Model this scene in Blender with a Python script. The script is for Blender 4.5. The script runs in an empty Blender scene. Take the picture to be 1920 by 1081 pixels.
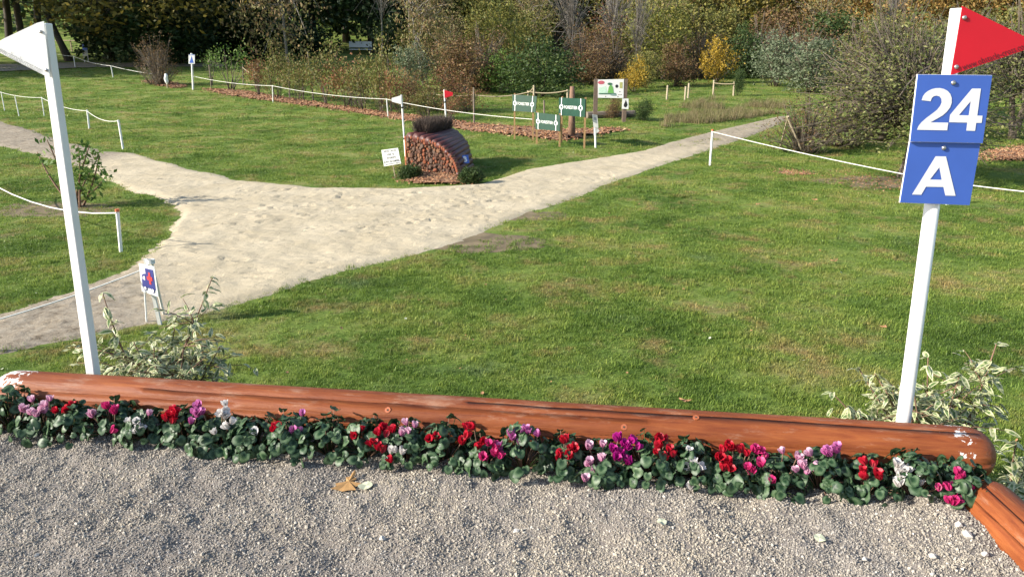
import bpy, math, random
import numpy as np
from mathutils import Vector, Matrix, Euler

scene = bpy.context.scene
R = math.radians
rng = np.random.default_rng(7)
random.seed(7)

# ------------------------------------------------------------------ camera, sky, sun, exposure
PITCH = R(17.0)
CAM_H = 2.5
FPX = 1387.0                       # focal length in pixels of a 1920 wide picture
CX, CY = 960.0, 540.5
cam_data = bpy.data.cameras.new('camera')
cam_data.lens = FPX / 1920.0 * 36.0
cam_data.sensor_width = 36.0
cam_data.clip_start = 0.05
cam_data.clip_end = 2000
cam = bpy.data.objects.new('camera', cam_data)
scene.collection.objects.link(cam)
cam.location = (0, 0, CAM_H)
cam.rotation_euler = (R(90) - PITCH, 0, 0)
scene.camera = cam

SUN_EL = R(27.0)
SUN_AZ = R(252.0)                  # clockwise from +Y: from the left and slightly behind the camera
world = bpy.data.worlds.new('World')
scene.world = world
world.use_nodes = True
wn = world.node_tree
sky = wn.nodes.new('ShaderNodeTexSky')
sky.sky_type = 'NISHITA'
sky.sun_disc = False
sky.sun_elevation = SUN_EL
sky.sun_rotation = SUN_AZ
bg = wn.nodes['Background']
wn.links.new(sky.outputs['Color'], bg.inputs['Color'])
bg.inputs['Strength'].default_value = 0.12
sun_data = bpy.data.lights.new('sun', 'SUN')
sun_data.energy = 4.5
sun_data.angle = R(0.5)
sun_data.color = (1.0, 0.93, 0.82)
sun = bpy.data.objects.new('sun', sun_data)
scene.collection.objects.link(sun)
sv = Vector((math.sin(SUN_AZ) * math.cos(SUN_EL), math.cos(SUN_AZ) * math.cos(SUN_EL), math.sin(SUN_EL)))
sun.rotation_euler = (-sv).to_track_quat('-Z', 'Y').to_euler()
sun.location = (-30, -10, 30)
scene.view_settings.view_transform = 'Standard'
scene.view_settings.look = 'None'
scene.view_settings.gamma = 1.0
scene.view_settings.exposure = 0.95

# ------------------------------------------------------------------ geometry helpers
SP, CP = math.sin(PITCH), math.cos(PITCH)
COL = scene.collection


def softplus(v):
    return np.log1p(np.exp(-np.abs(v))) + np.maximum(v, 0)


def terrain(x, y):
    """height of the ground: flat lawn that rises gently beyond 26 m, a wooded slope far behind"""
    x = np.asarray(x, float); y = np.asarray(y, float)
    left = 1 + 0.3 * np.clip(-x / 30, 0, 1)
    z = 0.055 * 5 * softplus((y - 26) / 5) * left
    z = z + 0.33 * 6 * softplus((y - 100) / 6)
    z = z + 0.03 * np.sin(x * .31 + 1.3) * np.sin(y * .27) * np.clip((y - 12) / 10, 0, 1)
    return z - 0.275 * 0.0055


def ray(px, py):
    u = (CY - py) / FPX
    return np.array([(px - CX) / FPX, CP + SP * u, -SP + CP * u])


def ground(px, py, dz=0.0):
    """point of the ground seen at a pixel"""
    d = ray(px, py)
    lo, hi = 0.5, 160.0
    f = lambda t: CAM_H + d[2] * t - (float(terrain(d[0] * t, d[1] * t)) + dz)
    ts = np.linspace(lo, hi, 800)
    v = CAM_H + d[2] * ts - (terrain(d[0] * ts, d[1] * ts) + dz)
    k = np.argmax(v < 0)
    if v[k] >= 0:
        t = hi
    else:
        a, b = ts[max(k - 1, 0)], ts[k]
        for _ in range(30):
            m = (a + b) / 2
            if f(m) > 0: a = m
            else: b = m
        t = b
    return np.array([0, 0, CAM_H]) + d * t


def at_z(px, py, z):
    d = ray(px, py)
    return np.array([0, 0, CAM_H]) + d * ((z - CAM_H) / d[2])


def at_y(px, py, y):
    d = ray(px, py)
    return np.array([0, 0, CAM_H]) + d * (y / d[1])


def on_plane(px, py, p0, n):
    d = ray(px, py); c = np.array([0, 0, CAM_H])
    return c + d * (np.dot(np.asarray(p0) - c, n) / np.dot(d, n))


def by_depth(px, y):
    """ground point at distance y straight ahead, in the direction of pixel column px"""
    x = 0.0
    for _ in range(4):
        z = float(terrain(x, y))
        x = (px - CX) / FPX * (y * CP - (z - CAM_H) * SP)
    return np.array([x, y, float(terrain(x, y))])


def px_m(p):
    """metres per 1920-pixel at point p"""
    return (p[1] * CP - (p[2] - CAM_H) * SP) / FPX


def pip(poly, x, y):
    poly = np.asarray(poly)[:, :2]
    inside = np.zeros(np.shape(x), bool)
    n = len(poly)
    for i in range(n):
        x1, y1 = poly[i]; x2, y2 = poly[(i + 1) % n]
        if y1 == y2: continue
        c = ((y1 > y) != (y2 > y)) & (x < (x2 - x1) * (y - y1) / (y2 - y1) + x1)
        inside ^= c
    return inside


def dist_poly(poly, x, y):
    poly = np.asarray(poly)[:, :2]
    best = np.full(np.shape(x), 1e9)
    n = len(poly)
    for i in range(n):
        a = poly[i]; b = poly[(i + 1) % n]
        ab = b - a; L = ab @ ab + 1e-12
        t = np.clip(((x - a[0]) * ab[0] + (y - a[1]) * ab[1]) / L, 0, 1)
        d = np.hypot(x - a[0] - t * ab[0], y - a[1] - t * ab[1])
        best = np.minimum(best, d)
    return best


_perm = np.random.default_rng(3).random((256, 256))


def vnoise(x, y):
    x = np.asarray(x, float); y = np.asarray(y, float)
    xi = np.floor(x).astype(int); yi = np.floor(y).astype(int)
    fx = x - xi; fy = y - yi
    fx = fx * fx * (3 - 2 * fx); fy = fy * fy * (3 - 2 * fy)
    g = lambda a, b: _perm[a % 256, b % 256]
    return (g(xi, yi) * (1 - fx) + g(xi + 1, yi) * fx) * (1 - fy) + (g(xi, yi + 1) * (1 - fx) + g(xi + 1, yi + 1) * fx) * fy


def fnoise(x, y, octv=3):
    s = 0; a = 1; t = 0
    for k in range(octv):
        s = s + a * vnoise(x * 2 ** k + 17 * k, y * 2 ** k + 31 * k); t += a; a *= .5
    return s / t


# ------------------------------------------------------------------ object helpers
def link(o):
    COL.objects.link(o); return o


def thing(name, label, cat, loc=(0, 0, 0), rotz=0.0, group=None):
    o = bpy.data.objects.new(name, None)
    o.empty_display_size = 0.1
    link(o)
    o.location = loc; o.rotation_euler = (0, 0, rotz)
    o['label'] = label; o['category'] = cat
    if group: o['group'] = group
    return o


def tag(o, label=None, cat=None, group=None, kind=None):
    if label: o['label'] = label
    if cat: o['category'] = cat
    if group: o['group'] = group
    if kind: o['kind'] = kind
    return o


def mesh_of(name, V, F, mats, smooth=False, matidx=None):
    me = bpy.data.meshes.new(name)
    V = np.asarray(V, float); 
    me.from_pydata(V.tolist(), [], F.tolist() if isinstance(F, np.ndarray) else F)
    if not isinstance(mats, (list, tuple)): mats = [mats]
    for m in mats: me.materials.append(m)
    if matidx is not None: me.polygons.foreach_set('material_index', np.asarray(matidx, dtype=np.int32))
    if smooth: me.polygons.foreach_set('use_smooth', np.ones(len(me.polygons), bool))
    me.update()
    return me


def obj(name, me, parent=None, loc=None, kind=None):
    o = bpy.data.objects.new(name, me); link(o)
    if parent is not None: o.parent = parent
    if loc is not None: o.location = loc
    if kind: o['kind'] = kind
    return o


class MB:
    """collects shapes for ONE mesh; world coordinates minus an origin"""
    def __init__(s, origin=(0, 0, 0)):
        s.V = []; s.F = []; s.M = []; s.o = np.asarray(origin, float)[:3]; s.n = 0

    def add(s, V, F, m=0):
        V = np.asarray(V, float) - s.o
        s.V.append(V)
        for f in F: s.F.append([i + s.n for i in f]); s.M.append(m)
        s.n += len(V)
        return s

    def box(s, c, size, rz=0.0, tilt=None, m=0, taper=1.0):
        x, y, z = np.asarray(size) / 2
        V = np.array([[-x, -y, -z], [x, -y, -z], [x, y, -z], [-x, y, -z], [-x * taper, -y * taper, z], [x * taper, -y * taper, z], [x * taper, y * taper, z], [-x * taper, y * taper, z]])
        Mx = Euler((tilt[0] if tilt else 0, tilt[1] if tilt else 0, rz)).to_matrix()
        V = V @ np.array(Mx).T + np.asarray(c)
        return s.add(V, [[3, 2, 1, 0], [4, 5, 6, 7], [0, 1, 5, 4], [1, 2, 6, 5], [2, 3, 7, 6], [3, 0, 4, 7]], m)

    def tube(s, path, rad, sides=8, m=0, cap=True, phase=0.0):
        P = np.asarray(path, float); n = len(P)
        rad = np.broadcast_to(np.asarray(rad, float), (n,))
        T = np.gradient(P, axis=0); T /= np.linalg.norm(T, axis=1)[:, None] + 1e-12
        ref = np.array([0.0, 0, 1]) if abs(T[0][2]) < .9 else np.array([1.0, 0, 0])
        V = []
        u = None
        for i in range(n):
            if u is None: u = np.cross(T[i], ref)
            else: u = u - T[i] * (u @ T[i])
            u = u / (np.linalg.norm(u) + 1e-12); w = np.cross(T[i], u)
            a = np.arange(sides) / sides * 2 * np.pi + phase
            V.append(P[i] + rad[i] * (np.cos(a)[:, None] * u + np.sin(a)[:, None] * w))
        V = np.concatenate(V)
        F = []
        for i in range(n - 1):
            for k in range(sides):
                k2 = (k + 1) % sides
                F.append([i * sides + k, i * sides + k2, (i + 1) * sides + k2, (i + 1) * sides + k])
        if cap:
            F.append(list(range(sides))[::-1]); F.append([(n - 1) * sides + k for k in range(sides)])
        return s.add(V, F, m)

    def slab(s, corners, thick, n=None, m=0):
        """a plate: polygon corners (3-D, in order), given thickness away from the viewer"""
        C = np.asarray(corners, float); k = len(C)
        if n is None:
            n = np.cross(C[1] - C[0], C[2] - C[1]); n = n / np.linalg.norm(n)
            if n @ (C.mean(0) - np.array([0, 0, CAM_H])) < 0: n = -n
        V = np.concatenate([C, C + np.asarray(n) * thick])
        F = [list(range(k)), [k + i for i in range(k)][::-1]] + [[i, k + i, k + (i + 1) % k, (i + 1) % k] for i in range(k)]
        return s.add(V, F, m)

    def mesh(s, name, mats, smooth=False):
        return mesh_of(name, np.concatenate(s.V), s.F, mats, smooth, s.M)

    def build(s, name, mats, parent=None, smooth=False, loc=None, kind=None):
        return obj(name, s.mesh(name, mats, smooth), parent, loc, kind)


# ------------------------------------------------------------------ materials
def new_mat(name):
    m = bpy.data.materials.new(name); m.use_nodes = True
    nt = m.node_tree
    return m, nt, nt.nodes['Principled BSDF']


def nd(nt, typ, **kw):
    n = nt.nodes.new(typ)
    for k, v in kw.items():
        if k.startswith('i_'): n.inputs[k[2:].replace('_', ' ')].default_value = v
        else: setattr(n, k, v)
    return n


def ramp(nt, stops, interp='LINEAR'):
    r = nt.nodes.new('ShaderNodeValToRGB')
    cr = r.color_ramp; cr.interpolation = interp
    while len(cr.elements) > 1: cr.elements.remove(cr.elements[-1])
    cr.elements[0].position = stops[0][0]; c = stops[0][1]; cr.elements[0].color = (*c, 1) if len(c) == 3 else c
    for p, c in stops[1:]:
        e = cr.elements.new(p); e.color = (*c, 1) if len(c) == 3 else c
    return r


def plain(name, col, rough=0.6, var=0.12, scale=20.0, bump=0.0, bscale=80.0, metal=0.0):
    """a material with slight mottling and relief"""
    m, nt, b = new_mat(name)
    tc = nd(nt, 'ShaderNodeTexCoord')
    nz = nd(nt, 'ShaderNodeTexNoise', i_Scale=scale, i_Detail=5.0)
    nt.links.new(tc.outputs['Object'], nz.inputs['Vector'])
    c = np.array(col)
    r = ramp(nt, [(0.3, tuple(c * (1 - var))), (0.7, tuple(np.clip(c * (1 + var), 0, 1)))])
    nt.links.new(nz.outputs['Fac'], r.inputs['Fac'])
    nt.links.new(r.outputs['Color'], b.inputs['Base Color'])
    b.inputs['Roughness'].default_value = rough
    b.inputs['Metallic'].default_value = metal
    if bump:
        n2 = nd(nt, 'ShaderNodeTexNoise', i_Scale=bscale, i_Detail=4.0)
        nt.links.new(tc.outputs['Object'], n2.inputs['Vector'])
        bp = nd(nt, 'ShaderNodeBump', i_Strength=bump, i_Distance=0.01)
        nt.links.new(n2.outputs['Fac'], bp.inputs['Height'])
        nt.links.new(bp.outputs['Normal'], b.inputs['Normal'])
    return m


def leaf_mat(name, cols, trans=0.3, rough=0.55):
    """foliage: every leaf its own shade between the given colours"""
    m, nt, b = new_mat(name)
    g = nd(nt, 'ShaderNodeNewGeometry')
    k = len(cols)
    r = ramp(nt, [(i / max(k - 1, 1), c) for i, c in enumerate(cols)])
    nt.links.new(g.outputs['Random Per Island'], r.inputs['Fac'])
    nt.links.new(r.outputs['Color'], b.inputs['Base Color'])
    b.inputs['Roughness'].default_value = rough
    b.inputs['Specular IOR Level'].default_value = 0.25
    tr = nd(nt, 'ShaderNodeBsdfTranslucent')
    nt.links.new(r.outputs['Color'], tr.inputs['Color'])
    mx = nd(nt, 'ShaderNodeMixShader'); mx.inputs[0].default_value = trans
    nt.links.new(b.outputs[0], mx.inputs[1]); nt.links.new(tr.outputs[0], mx.inputs[2])
    nt.links.new(mx.outputs[0], nt.nodes['Material Output'].inputs['Surface'])
    return m


def bark_mat(name, c1, c2, scale=12.0):
    m, nt, b = new_mat(name)
    tc = nd(nt, 'ShaderNodeTexCoord')
    mp = nd(nt, 'ShaderNodeMapping'); mp.inputs['Scale'].default_value = (1, 1, .25)
    nz = nd(nt, 'ShaderNodeTexNoise', i_Scale=scale, i_Detail=8.0, i_Roughness=.7)
    nt.links.new(tc.outputs['Object'], mp.inputs[0]); nt.links.new(mp.outputs[0], nz.inputs['Vector'])
    r = ramp(nt, [(.35, c1), (.65, c2)])
    nt.links.new(nz.outputs['Fac'], r.inputs[0]); nt.links.new(r.outputs[0], b.inputs['Base Color'])
    b.inputs['Roughness'].default_value = .9
    bp = nd(nt, 'ShaderNodeBump', i_Strength=.6, i_Distance=.02)
    nt.links.new(nz.outputs['Fac'], bp.inputs['Height']); nt.links.new(bp.outputs[0], b.inputs['Normal'])
    return m


def lawn_colour(nt, pos):
    """turf colour by place in the field: fresh and olive greens, straw patches, traces of marking dye"""
    def noise(scale, detail=4.0, rough=.6, off=0.0):
        mp = nd(nt, 'ShaderNodeMapping'); mp.inputs['Location'].default_value = (off, off * .7, 0); mp.inputs['Scale'].default_value = (1, 1, 0)
        nt.links.new(pos, mp.inputs[0])
        n = nd(nt, 'ShaderNodeTexNoise', i_Scale=scale, i_Detail=detail, i_Roughness=rough)
        nt.links.new(mp.outputs[0], n.inputs['Vector'])
        return n.outputs['Fac']
    a = ramp(nt, [(.33, (.076, .132, .024)), (.45, (.130, .205, .040)), (.54, (.188, .255, .056)), (.64, (.275, .280, .095))])
    nt.links.new(noise(.55, 6.0, .7), a.inputs[0])
    b = ramp(nt, [(.52, (0, 0, 0)), (.67, (1, 1, 1))])
    nt.links.new(noise(1.1, 6.0, .72, 37.0), b.inputs[0])
    mx = nd(nt, 'ShaderNodeMix', data_type='RGBA')
    sc = nd(nt, 'ShaderNodeMath', operation='MULTIPLY'); sc.inputs[1].default_value = .85
    nt.links.new(b.outputs[0], sc.inputs[0]); nt.links.new(sc.outputs[0], mx.inputs['Factor'])
    nt.links.new(a.outputs[0], mx.inputs['A']); mx.inputs['B'].default_value = (.32, .245, .115, 1)
    # greyish blue-green traces
    c = ramp(nt, [(.60, (0, 0, 0)), (.74, (1, 1, 1))])
    nt.links.new(noise(.8, 5.0, .65, 91.0), c.inputs[0])
    mx2 = nd(nt, 'ShaderNodeMix', data_type='RGBA')
    sc2 = nd(nt, 'ShaderNodeMath', operation='MULTIPLY'); sc2.inputs[1].default_value = .45
    nt.links.new(c.outputs[0], sc2.inputs[0]); nt.links.new(sc2.outputs[0], mx2.inputs['Factor'])
    nt.links.new(mx.outputs['Result'], mx2.inputs['A']); mx2.inputs['B'].default_value = (.135, .175, .105, 1)
    return mx2.outputs['Result'], noise


def mul_colour(nt, col, fac):
    mm = nd(nt, 'ShaderNodeMix', data_type='RGBA', blend_type='MULTIPLY'); mm.inputs['Factor'].default_value = 1
    nt.links.new(col, mm.inputs['A']); nt.links.new(fac, mm.inputs['B'])
    return mm.outputs['Result']


def make_lawn_mat():
    m, nt, b = new_mat('lawn')
    g = nd(nt, 'ShaderNodeNewGeometry')
    col, noise = lawn_colour(nt, g.outputs['Position'])
    f = ramp(nt, [(.3, (.55, .55, .55)), (.7, (1.25, 1.25, 1.25))])
    nt.links.new(noise(26.0, 5.0, .75, 5.0), f.inputs[0])
    nt.links.new(mul_colour(nt, col, f.outputs[0]), b.inputs['Base Color'])
    b.inputs['Roughness'].default_value = 1.0; b.inputs['Specular IOR Level'].default_value = .1
    bp = nd(nt, 'ShaderNodeBump', i_Strength=.8, i_Distance=.05)
    nt.links.new(noise(18.0, 6.0, .8, 9.0), bp.inputs['Height']); nt.links.new(bp.outputs[0], b.inputs['Normal'])
    return m


def make_blade_mat():
    m, nt, b = new_mat('grass_blade')
    g = nd(nt, 'ShaderNodeNewGeometry')
    col, noise = lawn_colour(nt, g.outputs['Position'])
    f = ramp(nt, [(0, (.75, .8, .7)), (.6, (1.2, 1.2, 1.1)), (.9, (1.5, 1.4, 1.2)), (1, (2.4, 2.0, 1.6))])
    nt.links.new(g.outputs['Random Per Island'], f.inputs[0])
    c = mul_colour(nt, col, f.outputs[0])
    nt.links.new(c, b.inputs['Base Color'])
    b.inputs['Roughness'].default_value = .5; b.inputs['Specular IOR Level'].default_value = .3
    tr = nd(nt, 'ShaderNodeBsdfTranslucent'); nt.links.new(c, tr.inputs['Color'])
    mx = nd(nt, 'ShaderNodeMixShader'); mx.inputs[0].default_value = .42
    nt.links.new(b.outputs[0], mx.inputs[1]); nt.links.new(tr.outputs[0], mx.inputs[2])
    nt.links.new(mx.outputs[0], nt.nodes['Material Output'].inputs['Surface'])
    return m


def make_sand_mat():
    m, nt, b = new_mat('sand')
    g = nd(nt, 'ShaderNodeNewGeometry')
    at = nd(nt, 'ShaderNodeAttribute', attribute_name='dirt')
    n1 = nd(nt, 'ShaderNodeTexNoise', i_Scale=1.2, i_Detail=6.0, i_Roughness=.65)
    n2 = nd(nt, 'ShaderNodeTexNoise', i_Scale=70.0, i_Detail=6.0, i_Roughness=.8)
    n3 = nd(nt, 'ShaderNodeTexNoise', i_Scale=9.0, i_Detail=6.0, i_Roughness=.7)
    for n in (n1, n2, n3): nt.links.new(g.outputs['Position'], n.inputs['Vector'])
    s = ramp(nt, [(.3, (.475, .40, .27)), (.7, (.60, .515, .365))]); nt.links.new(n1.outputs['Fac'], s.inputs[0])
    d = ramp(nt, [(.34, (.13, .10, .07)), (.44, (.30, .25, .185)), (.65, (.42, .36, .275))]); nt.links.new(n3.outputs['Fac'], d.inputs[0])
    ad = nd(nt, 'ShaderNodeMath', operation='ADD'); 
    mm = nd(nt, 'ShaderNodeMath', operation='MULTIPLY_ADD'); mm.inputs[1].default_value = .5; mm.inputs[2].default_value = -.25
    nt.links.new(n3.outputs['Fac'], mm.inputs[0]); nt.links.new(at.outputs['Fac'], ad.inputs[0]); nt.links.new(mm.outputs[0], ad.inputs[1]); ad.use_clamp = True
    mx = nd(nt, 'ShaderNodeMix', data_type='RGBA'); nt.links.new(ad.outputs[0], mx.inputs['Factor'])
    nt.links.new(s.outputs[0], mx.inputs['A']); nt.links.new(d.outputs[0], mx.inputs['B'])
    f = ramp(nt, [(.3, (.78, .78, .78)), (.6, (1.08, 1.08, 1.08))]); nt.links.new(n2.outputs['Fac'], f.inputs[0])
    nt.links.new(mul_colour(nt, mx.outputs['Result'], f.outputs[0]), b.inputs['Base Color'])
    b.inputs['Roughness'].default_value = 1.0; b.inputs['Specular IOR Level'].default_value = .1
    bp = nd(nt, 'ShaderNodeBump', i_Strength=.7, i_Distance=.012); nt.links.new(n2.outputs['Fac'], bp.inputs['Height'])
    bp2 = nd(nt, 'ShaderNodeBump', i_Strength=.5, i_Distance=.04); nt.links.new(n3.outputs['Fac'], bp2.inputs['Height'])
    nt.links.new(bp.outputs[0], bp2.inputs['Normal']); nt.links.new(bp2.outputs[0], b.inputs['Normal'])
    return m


def make_gravel_base():
    m, nt, b = new_mat('gravel_bed')
    g = nd(nt, 'ShaderNodeNewGeometry')
    v = nd(nt, 'ShaderNodeTexVoronoi', i_Scale=170.0)
    n = nd(nt, 'ShaderNodeTexNoise', i_Scale=3.0, i_Detail=6.0)
    for k in (v, n): nt.links.new(g.outputs['Position'], k.inputs['Vector'])
    r = ramp(nt, [(.3, (.25, .215, .185)), (.7, (.34, .30, .26))]); nt.links.new(n.outputs['Fac'], r.inputs[0])
    f = ramp(nt, [(.0, (1.2, 1.2, 1.2)), (.7, (.45, .45, .45))]); nt.links.new(v.outputs['Distance'], f.inputs[0])
    nt.links.new(mul_colour(nt, r.outputs[0], f.outputs[0]), b.inputs['Base Color'])
    b.inputs['Roughness'].default_value = 1.0
    return m


def make_stone_mat():
    m, nt, b = new_mat('gravel_stone')
    oi = nd(nt, 'ShaderNodeObjectInfo')
    g = nd(nt, 'ShaderNodeNewGeometry')
    n = nd(nt, 'ShaderNodeTexNoise', i_Scale=2.2, i_Detail=4.0); nt.links.new(g.outputs['Position'], n.inputs['Vector'])
    r = ramp(nt, [(0, (.21, .185, .155)), (.2, (.30, .27, .23)), (.6, (.37, .338, .288)), (.9, (.445, .41, .355)), (1, (.58, .55, .50))])
    nt.links.new(oi.outputs['Random'], r.inputs[0])
    f = ramp(nt, [(.35, (.84, .83, .83)), (.65, (1.12, 1.08, .99))]); nt.links.new(n.outputs['Fac'], f.inputs[0])
    nt.links.new(mul_colour(nt, r.outputs[0], f.outputs[0]), b.inputs['Base Color'])
    b.inputs['Roughness'].default_value = .85
    return m


def make_log_mat():
    m, nt, b = new_mat('stained_log')
    tc = nd(nt, 'ShaderNodeTexCoord')
    mp = nd(nt, 'ShaderNodeMapping'); mp.inputs['Scale'].default_value = (1.1, 11, 11)      # grain runs along the log's x
    nt.links.new(tc.outputs['Object'], mp.inputs[0])
    n1 = nd(nt, 'ShaderNodeTexNoise', i_Scale=5.0, i_Detail=8.0, i_Roughness=.65, i_Distortion=.6)
    nt.links.new(mp.outputs[0], n1.inputs['Vector'])
    n2 = nd(nt, 'ShaderNodeTexNoise', i_Scale=2.3, i_Detail=4.0); nt.links.new(tc.outputs['Object'], n2.inputs['Vector'])
    r = ramp(nt, [(.28, (.145, .034, .010)), (.42, (.215, .056, .016)), (.58, (.265, .077, .021)), (.75, (.32, .105, .031))])
    nt.links.new(n1.outputs['Fac'], r.inputs[0])
    f = ramp(nt, [(.35, (.76, .68, .62)), (.65, (1.12, 1.10, 1.08))]); nt.links.new(n2.outputs['Fac'], f.inputs[0])
    col = mul_colour(nt, r.outputs[0], f.outputs[0])
    # worn, weathered upper side and flaked white paint: shapes fixed to the wood
    wr = nd(nt, 'ShaderNodeAttribute', attribute_name='wear')
    mp3 = nd(nt, 'ShaderNodeMapping'); mp3.inputs['Scale'].default_value = (.55, 2.2, 2.2); nt.links.new(tc.outputs['Object'], mp3.inputs[0])
    n3 = nd(nt, 'ShaderNodeTexNoise', i_Scale=7.0, i_Detail=7.0, i_Roughness=.75); nt.links.new(mp3.outputs[0], n3.inputs['Vector'])
    ad = nd(nt, 'ShaderNodeMath', operation='ADD'); nt.links.new(n3.outputs['Fac'], ad.inputs[0]); nt.links.new(wr.outputs['Fac'], ad.inputs[1])
    w = ramp(nt, [(.72, (0, 0, 0)), (.84, (.5, .5, .5))]); nt.links.new(ad.outputs[0], w.inputs[0])
    mx = nd(nt, 'ShaderNodeMix', data_type='RGBA'); nt.links.new(w.outputs[0], mx.inputs['Factor']); nt.links.new(col, mx.inputs['A']); mx.inputs['B'].default_value = (.40, .25, .17, 1)
    pt = nd(nt, 'ShaderNodeAttribute', attribute_name='paint')
    n4 = nd(nt, 'ShaderNodeTexNoise', i_Scale=22.0, i_Detail=6.0, i_Roughness=.7); nt.links.new(tc.outputs['Object'], n4.inputs['Vector'])
    ad2 = nd(nt, 'ShaderNodeMath', operation='ADD'); nt.links.new(n4.outputs['Fac'], ad2.inputs[0]); nt.links.new(pt.outputs['Fac'], ad2.inputs[1])
    p = ramp(nt, [(.93, (0, 0, 0)), (.95, (1, 1, 1))]); nt.links.new(ad2.outputs[0], p.inputs[0])
    mx2 = nd(nt, 'ShaderNodeMix', data_type='RGBA'); nt.links.new(p.outputs[0], mx2.inputs['Factor']); nt.links.new(mx.outputs['Result'], mx2.inputs['A']); mx2.inputs['B'].default_value = (.74, .70, .66, 1)
    nt.links.new(mx2.outputs['Result'], b.inputs['Base Color'])
    b.inputs['Roughness'].default_value = .55; b.inputs['Specular IOR Level'].default_value = .35
    bp = nd(nt, 'ShaderNodeBump', i_Strength=.6, i_Distance=.008); nt.links.new(n1.outputs['Fac'], bp.inputs['Height']); nt.links.new(bp.outputs[0], b.inputs['Normal'])
    return m


def make_cyclamen_leaf():
    m, nt, b = new_mat('cyclamen_leaf')
    at = nd(nt, 'ShaderNodeAttribute', attribute_name='rim')
    tc = nd(nt, 'ShaderNodeTexCoord'); oi = nd(nt, 'ShaderNodeObjectInfo')
    n = nd(nt, 'ShaderNodeTexNoise', i_Scale=70.0, i_Detail=4.0); 
    va = nd(nt, 'ShaderNodeVectorMath', operation='ADD'); nt.links.new(tc.outputs['Object'], va.inputs[0]); nt.links.new(oi.outputs['Random'], va.inputs[1])
    nt.links.new(va.outputs[0], n.inputs['Vector'])
    ma = nd(nt, 'ShaderNodeMath', operation='MULTIPLY_ADD'); ma.inputs[1].default_value = 1.1
    nt.links.new(n.outputs['Fac'], ma.inputs[0]); nt.links.new(at.outputs['Fac'], ma.inputs[2])
    r = ramp(nt, [(.42, (.012, .036, .014)), (.60, (.022, .060, .024)), (.70, (.075, .125, .065)), (.80, (.100, .155, .085)), (.90, (.022, .060, .024)), (1.0, (.014, .040, .016))])
    sc = nd(nt, 'ShaderNodeMath', operation='MULTIPLY'); sc.inputs[1].default_value = .62; nt.links.new(ma.outputs[0], sc.inputs[0])
    nt.links.new(sc.outputs[0], r.inputs[0])
    f = ramp(nt, [(0, (.75, .8, .75)), (1, (1.25, 1.2, 1.1))]); nt.links.new(oi.outputs['Random'], f.inputs[0])
    c = mul_colour(nt, r.outputs[0], f.outputs[0])
    nt.links.new(c, b.inputs['Base Color'])
    b.inputs['Roughness'].default_value = .45; b.inputs['Specular IOR Level'].default_value = .35
    tr = nd(nt, 'ShaderNodeBsdfTranslucent'); nt.links.new(c, tr.inputs['Color'])
    mx = nd(nt, 'ShaderNodeMixShader'); mx.inputs[0].default_value = .15
    nt.links.new(b.outputs[0], mx.inputs[1]); nt.links.new(tr.outputs[0], mx.inputs[2])
    nt.links.new(mx.outputs[0], nt.nodes['Material Output'].inputs['Surface'])
    return m


def make_variegated():
    m, nt, b = new_mat('variegated_leaf')
    at = nd(nt, 'ShaderNodeAttribute', attribute_name='rim')
    g = nd(nt, 'ShaderNodeNewGeometry'); oi = nd(nt, 'ShaderNodeObjectInfo')
    n = nd(nt, 'ShaderNodeTexNoise', i_Scale=45.0, i_Detail=3.0); nt.links.new(g.outputs['Position'], n.inputs['Vector'])
    ma = nd(nt, 'ShaderNodeMath', operation='MULTIPLY_ADD'); ma.inputs[1].default_value = .9
    nt.links.new(n.outputs['Fac'], ma.inputs[0]); nt.links.new(at.outputs['Fac'], ma.inputs[2])
    sc = nd(nt, 'ShaderNodeMath', operation='MULTIPLY'); sc.inputs[1].default_value = .55; nt.links.new(ma.outputs[0], sc.inputs[0])
    r = ramp(nt, [(.30, (.055, .115, .03)), (.47, (.11, .18, .055)), (.54, (.46, .48, .25)), (.78, (.70, .68, .46))])
    nt.links.new(sc.outputs[0], r.inputs[0]); nt.links.new(r.outputs[0], b.inputs['Base Color'])
    b.inputs['Roughness'].default_value = .45
    tr = nd(nt, 'ShaderNodeBsdfTranslucent'); nt.links.new(r.outputs[0], tr.inputs['Color'])
    mx = nd(nt, 'ShaderNodeMixShader'); mx.inputs[0].default_value = .25
    nt.links.new(b.outputs[0], mx.inputs[1]); nt.links.new(tr.outputs[0], mx.inputs[2])
    nt.links.new(mx.outputs[0], nt.nodes['Material Output'].inputs['Surface'])
    return m


def petal_mat(name, c1, c2):
    m, nt, b = new_mat(name)
    at = nd(nt, 'ShaderNodeAttribute', attribute_name='rim')
    r = ramp(nt, [(.1, c1), (1, c2)]); nt.links.new(at.outputs['Fac'], r.inputs[0])
    nt.links.new(r.outputs[0], b.inputs['Base Color']); b.inputs['Roughness'].default_value = .5
    tr = nd(nt, 'ShaderNodeBsdfTranslucent'); nt.links.new(r.outputs[0], tr.inputs['Color'])
    mx = nd(nt, 'ShaderNodeMixShader'); mx.inputs[0].default_value = .35
    nt.links.new(b.outputs[0], mx.inputs[1]); nt.links.new(tr.outputs[0], mx.inputs[2])
    nt.links.new(mx.outputs[0], nt.nodes['Material Output'].inputs['Surface'])
    return m


def chip_mat():
    m, nt, b = new_mat('wood_chip')
    oi = nd(nt, 'ShaderNodeObjectInfo'); g = nd(nt, 'ShaderNodeNewGeometry')
    r = ramp(nt, [(0, (.13, .055, .028)), (.4, (.27, .125, .06)), (.75, (.38, .20, .10)), (1, (.50, .33, .19))])
    nt.links.new(oi.outputs['Random'], r.inputs[0]); nt.links.new(r.outputs[0], b.inputs['Base Color']); b.inputs['Roughness'].default_value = .9
    return m


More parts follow.
